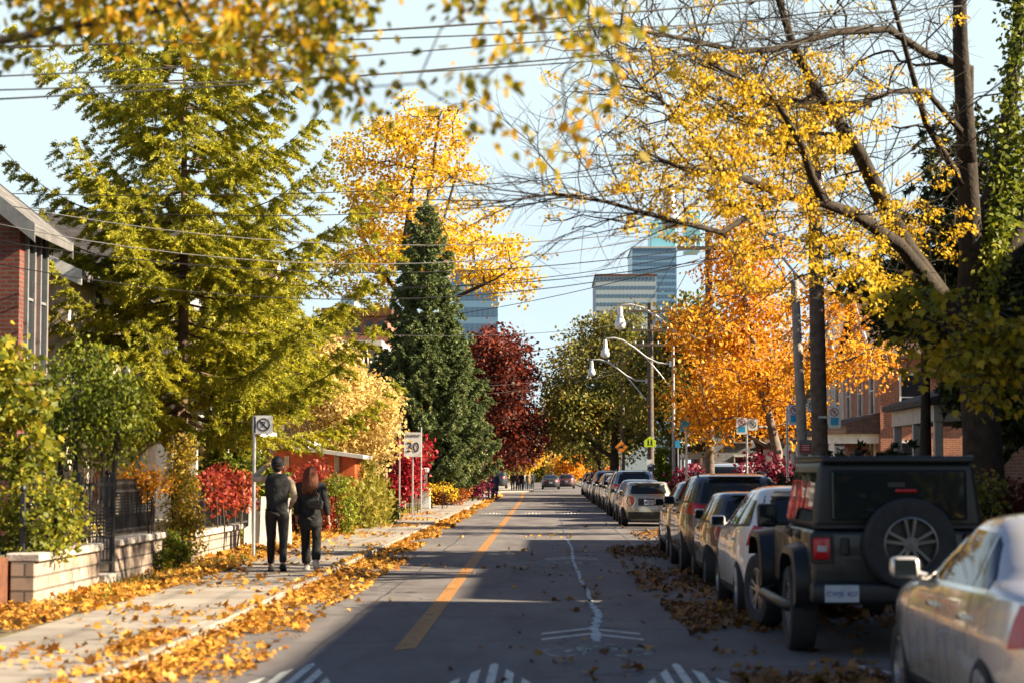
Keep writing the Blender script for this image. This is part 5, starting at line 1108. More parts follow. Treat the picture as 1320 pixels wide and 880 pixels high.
# ---------------------------------------------------------------- the black off-road vehicle
M['jeep'] = paint('black green paint', (.004,.006,.0055), 0, .45, .3); M['flare'] = surf('black flare plastic', (.008,.0095,.011), (.005,.006,.007), .45, 15)
def offroad(label, loc):
    root = empty('off_road_vehicle', loc, 0, label, 'off-road vehicle', 'cars parked along the right kerb'); J = M['jeep']
    # origin on the ground under the rear axle; tail at y=-.82, nose at y=3.75
    b = MB().box((0,.72,.86),(1.60,3.06,.62),None,0,.05,3).box((0,2.95,.84),(1.36,1.42,.56),None,0,.06,3,(.96,.99)).box((0,3.70,.86),(1.22,.10,.50),None,0,.02,2).box((0,1.4,.58),(1.3,4.2,.14)).build('body', J, root, smooth=40)
    # hard top: walls lean in
    t = MB(); P = lambda x,y,z: (x,y,z); y0,y1,z0,z1 = -.80,1.28,1.172,1.80
    t.box((0,.15,1.49),(1.575,1.90,.636),None,0,.07,4,(.90,.955)).box((0,.98,1.47),(1.56,.7,.58),None,0,.05,3,(.90,.55)); t.box((0,.20,1.815),(1.40,2.02,.07),None,0,.03,3)
    t.build('hard_top', M['flare'], root, smooth=40)
    lean = .126
    for s in (-1,1):
        for (ya, yb, yc_, yd) in ((-.66,-.06,-.06,-.62),(.04,.60,.60,.04),(.70,1.26,1.02,.70)):
            q = MB(); X = lambda z: s*(.7875-(z-1.172)*lean+.006)
            q.add([(X(1.24),ya,1.24),(X(1.24),yb,1.24),(X(1.70),yc_,1.70),(X(1.70),yd,1.70),(X(1.24)-s*.02,ya,1.24),(X(1.24)-s*.02,yb,1.24),(X(1.70)-s*.02,yc_,1.70),(X(1.70)-s*.02,yd,1.70)], [(0,1,2,3),(0,1,5,4),(1,2,6,5),(2,3,7,6),(3,0,4,7)]); q.build('side_window', M['glass'], root)
        for y in (-.01,.645,1.30): MB().box((s*.801,y,.88),(.005,.012,.54)).build('shut_line', M['plastic'], root)
        for y in (.16,.82): MB().box((s*.825,y,1.10),(.03,.19,.04),None,0,.012,2).box((s*.81,y,1.10),(.02,.24,.08),None,0,.01,1).build('door_handle', M['flare'], root, smooth=40)
        MB().tube([(s*.80,-.25,.46),(s*.93,-.1,.43),(s*.94,.9,.43),(s*.94,2.05,.43),(s*.80,2.2,.46)],.055,10).build('side_step', M['flare'], root, smooth=60)
        m = MB().box((s*.98,1.30,1.26),(.20,.12,.24),None,0,.035,3).box((s*.83,1.33,1.18),(.16,.05,.05),None,0,.01).build('wing_mirror', M['flare'], root, smooth=40); MB().box((s*.98,1.236,1.26),(.16,.006,.19)).build('mirror_glass', M['glass'], m)
        for ay, w0 in ((0,.79),(3.0,.68)):     # flares: broad flat arches standing out from the tub
            f = MB(); arc = [(-.60,.50),(-.57,.80),(-.44,.945),(-.28,.985),(.30,.985),(.47,.93),(.62,.74),(.70,.52)] if ay == 0 else [(-.66,.50),(-.60,.80),(-.44,1.0),(-.26,1.05),(.30,1.05),(.48,1.0),(.62,.84)]
            n = len(arc); xo, xi = s*.945, s*w0
            V = [(xo-s*.02,ay+y,z) for y,z in arc]+[(xi,ay+y*1.0,z+.045) for y,z in arc]+[(xo,ay+y*.93,z-.06) for y,z in arc]+[(xi,ay+y*.90,z-.06) for y,z in arc]
            F = []
            for i in range(n-1): F += [(i,i+1,i+1+n,i+n),(i,i+1,i+1+2*n,i+2*n),(i+2*n,i+1+2*n,i+1+3*n,i+3*n)]
            F += [(0,n,3*n,2*n),(n-1,2*n-1,4*n-1,3*n-1)]; f.add(V,F); f.build('fender_flare', M['flare'], root, smooth=50)
            MB().box((s*.60,ay,.66),(.37,1.08,.62),None,0,.02).build('wheel_well', M['plastic'], root) if False else None
        l = MB().box((s*.715,-.835,1.0),(.155,.07,.205),None,0,.02,2).build('tail_lamp', M['lamp_red'], root, smooth=40); MB().box((s*.715,-.873,1.0),(.085,.008,.055),None,0,.003).build('reversing_lamp', M['lamp_white'], l)
        MB().box((s*.43,-1.005,.60),(.10,.015,.05),None,0,.004).build('reflector', M['lamp_red'], root)
        wheel(root, s*.815, 0, .405, .26, s, 'alloy', 5, 0, .60); wheel(root, s*.815, 3.0, .405, .26, s, 'alloy', 5, R(13), .60)
        MB().lathe([(.001,3.752),(.10,3.752),(.10,3.765),(.001,3.77)],18,'Y',(s*.42,0,.95)).build('headlamp', M['lamp_white'], root)
    # tail: gate lines, glass, bumper, plate, spare
    q = MB().box((0,-.835,1.49),(1.24,.012,.46),(R(-2.6),0,0),0,.02,2); q.build('rear_window', M['glass'], root)
    for c_, d_ in (((0,-.812,1.20),(1.58,.012,.03)),((-.60,-.815,.86),(.012,.012,.5)),((.60,-.815,.86),(.012,.012,.5))): MB().box(c_, d_).build('shut_line', M['plastic'], root)
    for z in (.95,1.12): MB().box((.70,-.845,z),(.20,.05,.06),None,0,.012,2).build('gate_hinge', M['flare'], root)
    MB().box((-.50,-.85,1.02),(.08,.05,.16),None,0,.015,2).build('gate_handle', M['flare'], root)
    for s in (-1,1): MB().tube([(s*.70,-.79,1.845),(s*.70,1.1,1.845)],.012,6).build('drip_rail', M['plastic'], root); MB().box((s*.715,-.826,1.0),(.205,.03,.27),None,0,.01,2).build('lamp_surround', M['plastic'], root)
    MB().box((.44,-.818,.98),(.16,.012,.03),None,0,.004).build('badge', M['alloy_dark'], root)
    MB().tube([(.05,-.85,1.30),(-.30,-.852,1.36)],.009,6).build('wiper', M['plastic'], root)
    MB().box((-.02,-.845,1.585),(.16,.012,.05),None,0,.005).build('inside_mirror', M['plastic'], root)
    MB().box((0,-.93,.60),(1.66,.20,.20),None,0,.045,3).box((-.62,-1.0,.60),(.42,.08,.16),None,0,.03,2).build('rear_bumper', M['flare'], root, smooth=40)
    pl = MB().box((-.56,-1.045,.60),(.31,.012,.155),None,0,.004).build('number_plate', M['plate'], root); lettering('CWJE 457', .066, M['ink_blue'], pl, (-.56,-1.0525,.595))
    sp = empty('spare_wheel', (.06,-1.01,1.05), R(90)); sp.parent = root; w = wheel(root, 0,0,.415,.25,-1,'alloy_dark',5,0,.60)
    for c in list(w.children): c.parent = sp
    bpy.data.objects.remove(w)
    sp.rotation_euler = (0,0,R(90)); sp.name = 'spare_wheel'
    MB().box((0.06,-.87,1.05),(.3,.14,.3),None,0,.02).build('spare_carrier', M['flare'], root)
    MB().box((.06,-.88,1.53),(.20,.03,.03),None,0,.01).build('brake_lamp', M['lamp_red'], root)
    return root
offroad('black four door off road vehicle with a spare wheel on its tail gate', (3.27,19.7,0))
# ---------------------------------------------------------------- people
M['skin'] = surf('skin', (.46,.27,.19), (.40,.22,.15), .5, 12)
def cloth(n, c, rough=.85, s=9): M[n] = surf(n, c, tuple(.6*x for x in c), rough, s, 1.0, 16); return n
for n_, c_ in (('black vest',(.016,.019,.021)),('beige sleeve',(.58,.46,.33)),('black trousers',(.013,.013,.015)),('black quilted jacket',(.016,.018,.021)),('white trainers',(.75,.73,.70)),('black shoes',(.015,.013,.012)),
    ('auburn hair',(.15,.045,.018)),('dark hair',(.03,.02,.014)),('black cap',(.014,.015,.017)),('navy coat',(.02,.03,.07)),('grey coat',(.12,.12,.125)),('blue jeans',(.05,.075,.13)),('tan coat',(.28,.19,.11)),('pale top',(.5,.47,.44)),('maroon top',(.18,.03,.03))): cloth(n_, c_)
def skin_mesh(name, J, E, mat, parent, root, lev=2, loc=(0,0,0)):
    bm = bmesh.new(); lay = bm.verts.layers.skin.verify(); V = {}
    for k, (p, r) in J.items():
        v = bm.verts.new(p); v[lay].radius = (r[0], r[1]) if isinstance(r, tuple) else (r, r); v[lay].use_root = (k == root); V[k] = v
    for a, b in E: bm.edges.new((V[a], V[b]))
    me = bpy.data.meshes.new(name); bm.to_mesh(me); bm.free(); o = link(name, me); o.modifiers.new('s','SKIN').use_smooth_shade = True
    sb = o.modifiers.new('d','SUBSURF'); sb.levels = lev; sb.render_levels = lev
    bpy.context.view_layer.update(); dg = bpy.context.evaluated_depsgraph_get(); m2 = bpy.data.meshes.new_from_object(o.evaluated_get(dg)); o.modifiers.clear(); o.data = m2; bpy.data.meshes.remove(me)
    m2.materials.clear(); m2.materials.append(M[mat]); m2.polygons.foreach_set('use_smooth', [True]*len(m2.polygons)); o.parent = parent; o.location = loc; return o
def ell(mb, c, r, n=18, k=12):
    return mb.lathe([(max(.001,math.sin(math.pi*i/k)), -math.cos(math.pi*i/k)) for i in range(k+1)], n, 'Z', (0,0,0)) and [mb.v.__setitem__(q, (mb.v[q][0]*r[0]+c[0], mb.v[q][1]*r[1]+c[1], mb.v[q][2]*r[2]+c[2])) for q in range(mb.n-n*(k+1), mb.n)]
def person(label, loc, rz, H, pose, top, legs, shoes, hair, longhair=False, cap=False, coat=.0, sleeve=None, hands=True, group='people on the left sidewalk', bag=False, quilt=0.0, flare=0.0, lev=2, w=1.0):
    """faces +y when rz = 0; POSE gives the arm and leg joints"""
    k = H/1.8; root = empty('person', loc, rz, label, 'person', group); root.scale = (k,k,k)
    L = {'pel':(0,0,.96),'sp':(0,-.01,1.12),'ch':(0,0,1.30),'uc':(0,.0,1.42),'nk':(0,.01,1.53),'hd':(0,.035,1.635),'tp':(0,.03,1.73)}
    Rr = {'pel':(.125*w,.09),'sp':(.135*w,.098),'ch':(.16*w,.112),'uc':(.105*w,.075),'nk':.056,'hd':(.078,.094),'tp':(.062,.074)}
    E = [('pel','sp'),('sp','ch'),('ch','uc'),('uc','nk'),('nk','hd'),('hd','tp')]; J = {q:(L[q],Rr[q]) for q in L}
    for s, t in ((-1,'l'),(1,'r')):
        el, wr = pose['el'+t], pose['wr'+t]; kn, an = pose['kn'+t], pose['an'+t]; hp = (s*.095,0,.90); shd = (s*.185*w,-.005,1.45)
        J['sh'+t] = (shd,.052); J['el'+t] = (el,.043); J['wr'+t] = (wr,.029); E += [('uc','sh'+t),('sh'+t,'el'+t),('el'+t,'wr'+t)]
        J['hp'+t] = (hp,.088); J['kn'+t] = (kn,.058); J['an'+t] = (an,.042); J['to'+t] = ((an[0]+s*.02,an[1]+.13,an[2]-.035),.035); E += [('pel','hp'+t),('hp'+t,'kn'+t),('kn'+t,'an'+t),('an'+t,'to'+t)]
        d = (Vector(wr)-Vector(el)).normalized(); pm = Vector(wr)+d*.055; J['pa'+t] = (tuple(pm),(.034,.026)); E.append(('wr'+t,'pa'+t))
        if hands:
            side = Vector((0,1,0)) if abs(d.z) > .6 else Vector((0,.4,.9)); q = (side-d*side.dot(d)).normalized(); nrm = d.cross(q)
            for f in range(4):
                o = (f-1.5)*.02; ln = (.062,.074,.070,.055)[f]; a = pm+d*.028+q*o; b = a+d*ln*.55+nrm*.006*s; c = b+d*ln*.45+nrm*.02*s
                J[f'f{f}a{t}'] = (tuple(a),.0092); J[f'f{f}b{t}'] = (tuple(b),.0085); J[f'f{f}c{t}'] = (tuple(c),.007); E += [('pa'+t,f'f{f}a{t}'),(f'f{f}a{t}',f'f{f}b{t}'),(f'f{f}b{t}',f'f{f}c{t}')]
            a = Vector(wr)+d*.03+q*.035; b = a+(d*.6+q*.6).normalized()*.036; c = b+d*.03
            J['tha'+t] = (tuple(a),.011); J['thb'+t] = (tuple(b),.009); J['thc'+t] = (tuple(c),.0075); E += [('wr'+t,'tha'+t),('tha'+t,'thb'+t),('thb'+t,'thc'+t)]
    body = skin_mesh('body', J, E, 'skin', root, 'pel', lev)
    # clothes follow the same joints, a little fuller
    cz = .93-coat; TJ = {'b0':((0,-.01,cz-.09),(.195*w+coat*.22,.152+coat*.12)),'b1':((0,-.01,1.10),(.172*w+coat*.15,.130+coat*.08)),'b2':((0,0,1.30),(.182*w,.132)),'b3':((0,0,1.445),(.168*w,.118)),'b4':((0,.01,1.525),(.072,.066))}
    TE = [('b0','b1'),('b1','b2'),('b2','b3'),('b3','b4')]; SJ, SE = ({}, []) if sleeve else (TJ, TE)
    for s, t in ((-1,'l'),(1,'r')):
        el, wr = Vector(pose['el'+t]), Vector(pose['wr'+t]); shd = Vector((s*.185*w,-.005,1.45)); f = 1.0+quilt
        if sleeve:
            TJ['s'+t] = ((s*.178*w,0,1.46),.088); TE.append(('b3','s'+t))
            q = MB(); skin_mesh('sleeve', {'a':(tuple(shd.lerp(el,.02)),.067),'b':(tuple(shd.lerp(el,.5)),.060),'c':(tuple(el),.055),'d':(tuple(el.lerp(wr,.5)),.047),'e':(tuple(el.lerp(wr,.93)),.037)}, [('a','b'),('b','c'),('c','d'),('d','e')], sleeve, root, 'a', lev)
        else:
            TJ['s'+t] = (tuple(shd),.078*f); TJ['e'+t] = (tuple(el),.061*f); TJ['w'+t] = (tuple(el.lerp(wr,.95)),.045*f); TE += [('b3','s'+t),('s'+t,'e'+t),('e'+t,'w'+t)]
    skin_mesh('coat' if coat > .1 else 'jacket' if not sleeve else 'vest', TJ, TE, top, root, 'b2', lev)
    PJ = {'p':((0,-.005,1.06),(.168*w,.128))}; PE = []
    for s, t in ((-1,'l'),(1,'r')):
        kn, an = Vector(pose['kn'+t]), Vector(pose['an'+t]); PJ['h'+t] = ((s*.098,-.01,.87),.112); PJ['m'+t] = (tuple(Vector((s*.095,0,.88)).lerp(kn,.5)),.094); PJ['k'+t] = (tuple(kn),.074+flare*.3); PJ['c'+t] = (tuple(kn.lerp(an,.5)),.070+flare*.6); PJ['a'+t] = (tuple(kn.lerp(an,.97)),.058+flare); PE += [('p','h'+t),('h'+t,'m'+t),('m'+t,'k'+t),('k'+t,'c'+t),('c'+t,'a'+t)]
        up = pose.get('heel'+t, 0); x, y, z = an
        sh = MB(); sh.box((0,.055,-.035),(.095,.27,.075),None,0,.03,3,(.8,.78)).box((0,.055,-.068),(.10,.275,.025),None,0,.01,1); o = sh.build('shoe', M[shoes], root, (x,y,z), (-up,0,-s*R(5)), smooth=50)
    skin_mesh('trousers', PJ, PE, legs, root, 'p', lev)
    # head: nose, ears, eyes, hair
    fc = MB(); ell(fc, (0,.135,1.632), (.014,.022,.024), 10, 8); [ell(fc, (s*.086,.03,1.64), (.012,.022,.034), 10, 8) for s in (-1,1)]; fc.build('face', M['skin'], body, smooth=180)
    ey = MB(); [ell(ey, (s*.033,.122,1.665), (.012,.008,.008), 8, 6) for s in (-1,1)]; ey.build('eye', M['ink'], body, smooth=180); mo = MB(); ell(mo, (0,.124,1.585), (.024,.006,.006), 10, 6); mo.build('mouth', M['maroon top'], body, smooth=180)
    hb = MB(); ell(hb, (0,.012,1.70), (.094,.106,.098), 20, 14); ell(hb, (0,-.025,1.635), (.088,.078,.085), 18, 12)
    hb.build('hair', M[hair], body, smooth=180)
    if longhair:
        rr = random.Random(4); hm = MB()
        for i in range(74):
            g = math.pi*(1.0+.0+ i/73.0)*1.0; a = g; x, y = .088*math.cos(a), .075*math.sin(a)-.012
            x0, y0 = x*.6, y*.6; ln = .36+.12*rr.random(); wv = rr.random()*6
            P = [(x0,y0,1.775),(x*1.08,y*1.1,1.69),(x*1.22+.008*math.sin(wv),y*1.28,1.60),(x*1.35+.014*math.sin(wv+1.5),y*1.25-.03,1.50),(x*1.4+.018*math.sin(wv+3),y*1.1-.06,1.78-ln*.9),(x*1.3+.02*math.sin(wv+4.5),y-.07,1.775-ln)]
            hm.tube(P, [.010,.018,.020,.020,.017,.004], 6)
        hm.build('long_hair', M[hair], body, smooth=180)
    if cap:
        c = MB(); ell(c, (0,.012,1.715), (.101,.113,.100), 22, 14); c.box((0,.135,1.708),(.15,.13,.014),(R(-10),0,0),0,.006); c.tube([(-.095,-.02,1.675),(-.06,-.095,1.67),(0,-.108,1.67),(.06,-.095,1.67),(.095,-.02,1.675)],.014,6); c.build('cap', M['black cap'], root, smooth=60)
    return root
def walk(sw=.16, arm=.12, el=.07):
    return dict(ell=(-.235,-arm*.4,1.17),wrl=(-.245,-arm*.4+.10,.93),elr=(.235,arm*.2,1.17),wrr=(.245,arm*.5+.06,.93),knl=(-.10,sw*.55+.03,.50),anl=(-.10,sw,.085),knr=(.10,-sw*.2+.05,.50),anr=(.10,-sw,.11),heelr=R(18))
p = walk(.10); p['ell'] = (-.40,.10,1.44); p['wrl'] = (-.20,.16,1.655); p['elr'] = (.27,-.03,1.16); p['wrr'] = (.20,.16,1.02)
man = person('person in a black cap and vest, beige sleeves, one arm raised to the head', (at(357,700,32.7).x,32.7,.12), R(3), 1.83, p, 'black vest', 'black trousers', 'black shoes', 'dark hair', False, True, .0, 'beige sleeve', group='pair walking on the left sidewalk', w=1.06)
p = walk(.15); p['elr'] = (.26,-.02,1.16); p['wrr'] = (.30,.03,.92)
p['anr'] = (.13,-.20,.17); p['knr'] = (.11,.0,.50); p['heelr'] = R(38); p['anl'] = (-.10,.20,.085)
wom = person('person with long auburn hair in a black quilted jacket, flared trousers and white shoes', (at(400,700,32.9).x,32.9,.12), R(-3), 1.68, p, 'black quilted jacket', 'black trousers', 'white trainers', 'auburn hair', True, False, .16, None, group='pair walking on the left sidewalk', quilt=.22, flare=.03, w=1.08)
# the shoulder bag she carries
t = empty('shoulder_bag', (at(400,700,32.9).x,32.9,.12), 0, 'small black shoulder bag on the back of the person with auburn hair', 'bag')
MB().box((.10,-.175,1.06),(.24,.075,.15),(0,R(6),0),0,.03,3).build('pouch', M['plastic'], t, smooth=50); MB().box((.10,-.216,1.09),(.22,.01,.07),(0,R(6),0),0,.004).build('flap', M['black trousers'], t)
MB().tube([(.20,-.16,1.12),(.12,-.15,1.25),(.0,-.135,1.36),(-.10,-.08,1.43),(-.13,.02,1.42)],.010,6).build('strap', M['plastic'], t, smooth=60)
# walkers far up the street
fp = [(632,128,1.72,'grey coat','blue jeans','dark hair','person in a grey coat far up the left sidewalk beside the navy coat',.1),(638,127,1.76,'navy coat','navy coat','dark hair','person in a long navy coat far up the left sidewalk',.45),
      (661,176,1.72,'black vest','blue jeans','dark hair','person in black with jeans at the far left corner',.0),(667,182,1.66,'maroon top','black trousers','dark hair','person in a maroon top within the far group of walkers',.0),(672,180,1.74,'black vest','black trousers','dark hair','person all in black within the far group of walkers',.1),
      (676,186,1.68,'pale top','blue jeans','auburn hair','person in a pale top within the far group of walkers',.0),(681,184,1.7,'tan coat','blue jeans','dark hair','person in a tan coat within the far group of walkers',.2),(686,190,1.74,'navy coat','black trousers','dark hair','person in a short navy jacket at the right end of the far group',.0)]
for i, (px, Y, H, a, b, h, lab, ct) in enumerate(fp):
    x = at(px,620,Y).x; person(lab, (x,Y,.12 if x < KL else 0), R(180 if i in (0,1,4) else 0), H, walk(.08+.03*(i%3)), a, b, 'black shoes', h, False, False, ct, None, False, 'people far up the street', lev=1)
# ---------------------------------------------------------------- trees and shrubs
def A(px, py, Y): return tuple(at(px,py,Y))
def ground(px, Y, z=.12): p = at(px, 600, Y); return (p.x, Y, z)
def E_(px, py, Y, rpx, rpz, ry=None):
    """crown lobe: centre and half sizes as the photo shows them, depth RY in metres"""
    k = 1/ppm(Y); return (A(px,py,Y), (rpx*k, ry if ry else rpx*k, rpz*k))
# big spruce left
conifer('spruce_tree', 'tall ragged yellow green spruce with sagging boughs in front of the cream house', 'tree', ground(232,43), 11.0, 3.9, 'l_spruce_lit', 2.9, 11, .50, 120, .085, .17, .54, .38, .18, bare=.18, bmat='bark_warm', ragged=.30, wob=.4, wide=.9, side=lambda g, t: 1+.28*max(0,-math.cos(g))*min(1,t*2.2))
conifer('spruce_tree', 'second yellow green spruce crowding the tall one on its street side', 'tree', ground(306,48), 7.2, 2.1, 'l_spruce_lit', 3.2, 11, .42, 110, .085, .12, .55, .34, .18, bare=.10, bmat='bark_warm', ragged=.35, wide=.9)
# dark spruce centre
conifer('spruce_tree', 'dense dark green conical spruce with a pointed top', 'tree', ground(548,92), 13.8, 2.95, 'l_spruce', 1.4, 20, .74, 84, .15, .2, .80, .26, .22, ragged=.09, wide=1.2, zj=.10)
# pointed dark spruce is followed by the broad yellow maple behind it
tree('maple_tree', 'broad golden yellow maple rising behind the dark spruce', 'tree', ground(528,106), [E_(520,250,106,120,115,4.5),E_(470,330,106,70,75,3.5),E_(610,330,106,85,85,4),E_(655,380,106,45,50,3),E_(540,170,106,70,50,3),E_(430,250,106,40,60,2.5)],
     330, 30, .36, .21, 'l_yellow', 'bark_dark', .38, .6, rt=.017, gap=.55, gf=.85, flat=.5, seg=1.2, bare=.08)
tree('maple_tree', 'dark red maple leaning over the far left sidewalk', 'tree', (-5.5,150,.12), [E_(640,468,150,46,48,3.5),E_(650,520,150,42,60,4),E_(672,560,150,30,36,3)], 260, 30, .5, .30, 'l_maroon', 'bark_warm', .3, rt=.02, gap=.2, seg=1.2)
tree('maple_tree', 'shaded dark red tree behind the leaning maple', 'tree', ground(630,172), [E_(628,520,172,40,65,4),E_(650,580,172,40,24,4)], 170, 28, .6, .32, 'l_maroon', 'bark_dark', .3, rt=.02, gap=.1, seg=1.4)
# right far trees
tree('elm_tree', 'tall olive green tree with rusty tips on the far right side', 'tree', ground(792,152), [E_(770,480,152,62,80,4.5),E_(800,440,152,42,52,4),E_(745,540,152,48,52,4),E_(815,540,152,48,60,4)], 400, 26, .50, .27, 'l_olive', 'bark_dark', .4, rt=.02, gap=.5, seg=1.3)
tree('elm_tree', 'olive green tree overhanging the far parked cars', 'tree', ground(775,178), [E_(722,530,178,42,56,4.5),E_(760,560,178,60,40,4.5),E_(740,470,178,34,40,3.5)], 260, 24, .55, .29, 'l_olive', 'bark_dark', .35, rt=.02, gap=.4, seg=1.3)
tree('elm_tree', 'dark olive tree standing behind the orange tree', 'tree', ground(868,125), [E_(860,500,125,62,85,4.5),E_(890,440,125,50,60,4)], 240, 28, .55, .30, 'l_olive', 'bark_dark', .35, rt=.018, gap=.15, seg=1.2)
tree('maple_tree', 'small bright yellow tree closing the far end of the street', 'tree', ground(668,265), [E_(682,588,265,17,17,3),E_(672,606,265,10,9,2)], 90, 26, .5, .35, 'l_yellow', 'bark_pale', .22, rt=.02, gap=.1, seg=1.2)
tree('maple_tree', 'pinkish tan tree at the far end of the street', 'tree', ground(712,300), [E_(700,572,300,22,18,4),E_(718,585,300,16,14,3)], 90, 24, .6, .36, 'l_cream', 'bark_pale', .25, rt=.02, gap=.2, seg=1.2)
tree('maple_tree', 'orange tree in the distance above the far cars', 'tree', ground(736,255), [E_(736,598,255,20,14,3),E_(724,606,255,12,8,2)], 80, 22, .5, .34, 'l_yelloworange', 'bark', .22, rt=.02, gap=.1, seg=1.2)
tree('elm_tree', 'dark green tree far away closing the left side of the street', 'tree', ground(640,235), [E_(632,560,235,34,46,5),E_(655,600,235,18,12,4)], 130, 26, .7, .4, 'l_olive', 'bark_dark', .3, rt=.02, gap=.05, seg=1.4)
tree('elm_tree', 'dark green tree far away closing the right side of the street', 'tree', ground(760,320), [E_(735,560,320,32,36,6),E_(765,585,320,26,18,5)], 130, 26, .8, .45, 'l_olive', 'bark_dark', .3, rt=.02, gap=.05, seg=1.4)
for px, py, Y, rx, rz, lab, m in ((690,592,345,30,26,'tan and olive tree closing the street beyond the yellow tree','l_olive'),(716,600,372,24,22,'pale yellow tree closing the far end of the street','l_cream'),(742,590,390,30,28,'amber tree closing the far end of the street','l_yelloworange'),(668,596,385,26,30,'dark olive tree behind the small yellow tree','l_olive'),(765,598,360,26,26,'rusty tree far behind the last parked cars','l_rust')):
    tree('maple_tree', lab, 'tree', ground(px,Y), [E_(px,py,Y,rx,rz,4),E_(px+10,py+14,Y,rx*.9,rz*.6,3)], 110, 24, .8, .5, m, 'bark', .25, rt=.02, gap=.0, seg=1.6)
# orange tree right
tree('maple_tree', 'glowing orange maple over the parked cars beside the right kerb', 'tree', ground(1002,61.5), [E_(930,430,62,72,110,2.8),E_(900,520,62,42,62,2.0),E_(985,380,62,52,90,2.6),E_(1010,480,62,66,95,2.4),E_(930,545,62,50,36,1.8),E_(960,310,62,60,56,2.4),E_(880,400,62,30,45,1.5)],
     430, 15, .26, .13, 'l_orange', 'bark_pale', .17, .5, rt=.0095, gap=.6, gf=1.2, flat=.6, seg=.7, bare=.05, shape=OVAL)
tree('maple_tree', 'sparse small orange tree with bare pale twigs in front of the brick houses', 'tree', ground(1036,55.5), [E_(1045,440,55.5,50,90,1.6),E_(1110,465,55.5,58,42,1.4),E_(1085,400,55.5,55,50,1.5)], 240, 11, .17, .11, 'l_orange', 'bark_pale', .11, .5, rt=.0065, gap=.4, gf=1.5, seg=.5, bare=.35, shape=OVAL)
# big locust with explicit limbs
yl = 33.0
limbs = [([A(1270,660,yl),A(1266,560,yl),A(1258,470,yl),A(1250,400,yl)], .36, .25),
 ([A(1250,400,yl),A(1252,330,yl),A(1248,250,yl-.3),A(1245,170,yl-.5),A(1238,60,yl-.8),A(1236,-60,yl-1)], .22, .09),
 ([A(1254,440,yl),A(1215,385,yl-.4),A(1168,318,yl-1),A(1135,255,yl-1.6),A(1108,198,yl-2),A(1054,118,yl-2.6),A(1022,58,yl-3),A(1004,0,yl-3.3)], .19, .05),
 ([A(1215,385,yl-.4),A(1160,316,yl-2),A(1103,277,yl-3),A(1062,262,yl-3.6),A(1010,252,yl-4),A(958,230,yl-4.6),A(930,221,yl-5),A(880,218,yl-5.6),A(830,196,yl-6)], .135, .018),
 ([A(1247,200,yl-.4),A(1250,88,yl),A(1195,70,yl-1),A(1146,38,yl-2),A(1080,42,yl-2.6),A(1039,52,yl-3),A(1000,64,yl-3.4),A(951,66,yl-4),A(880,50,yl-5),A(800,36,yl-6)], .085, .014),
 ([A(1246,190,yl-.4),A(1194,118,yl-2),A(1150,118,yl-2.6),A(1110,135,yl-3),A(1060,165,yl-3.5),A(1000,172,yl-4.2),A(940,150,yl-5)], .06, .012),
 ([A(1062,262,yl-3.6),A(1045,225,yl-4),A(1035,190,yl-4.3),A(1000,130,yl-5),A(950,100,yl-5.6),A(890,70,yl-6)], .07, .015),
 ([A(930,221,yl-5),A(880,160,yl-5.6),A(845,120,yl-6),A(800,110,yl-6.6)], .035, .012),
 ([A(1010,252,yl-4),A(930,300,yl-5),A(850,280,yl-5.8),A(780,260,yl-6.4),A(715,250,yl-7),A(640,262,yl-7.4)], .05, .012),
 ([A(1252,330,yl),A(1285,230,yl+.4),A(1300,150,yl+.7),A(1312,40,yl+1),A(1318,-60,yl+1)], .17, .08),
 ([A(1250,400,yl),A(1300,330,yl+.5),A(1340,240,yl+.8),A(1360,100,yl+1)], .18, .08),
 ([A(1248,250,yl-.3),A(1194,160,yl-1),A(1180,110,yl-1.4),A(1150,0,yl-2)], .07, .03)]
def px_of(p):
    d = p - np.array([0,0,CAM_H]); X, Y, Z = d[:,0], d[:,1], d[:,2]
    f = X*-math.sin(YAW)+Y*math.cos(YAW); r = X*math.cos(YAW)+Y*math.sin(YAW); ff = f*math.cos(PITCH)+Z*math.sin(PITCH); u = -f*math.sin(PITCH)+Z*math.cos(PITCH)
    return 660+F_PX*r/ff, 440-F_PX*u/ff
n = 1300; ex = []
for _ in range(n):
    Y = 24.5+9*RNG.random(); px = 690+560*RNG.random()**.8; py = -70+ (470 if px > 900 else 380)*RNG.random()
    if py > 330 and px < 860: continue
    if px > 1130 and py > 180 and RNG.random() < .55: continue
    ex.append(A(px, py, Y+(px-690)/560*4))
ex = np.array(ex)
def lf(p):
    x, y = px_of(p); d = .04 + .75*np.exp(-((x-930)/130)**2-((y-240)/110)**2) + .85*np.exp(-((x-1120)/80)**2-((y-340)/75)**2) + .5*np.exp(-((x-1000)/110)**2-((y-150)/70)**2) + .35*np.exp(-((x-1215)/50)**2-((y-320)/90)**2) + .3*np.exp(-((x-870)/60)**2-((y-110)/60)**2) - .2*(y < 60) - .12*(x < 790)
    return RNG.random(len(p)) < np.clip(d*.58,.015,.66)
tree('locust_tree', 'big nearly bare locust tree with sweeping dark limbs and clusters of yellow leaves', 'tree', (at(1270,660,yl).x,yl,.13), [(A(1100,150,yl-2),(3,2,1.6))], 60, 44, .085, .052, 'l_yellow', 'bark_locust', .36, limbs=limbs, extra=ex, rt=.0042, seg=.28, jit=.13, leaffilter=lf, flat=.5, droop=.7, shape=OVAL, sag=.03, gap=0)
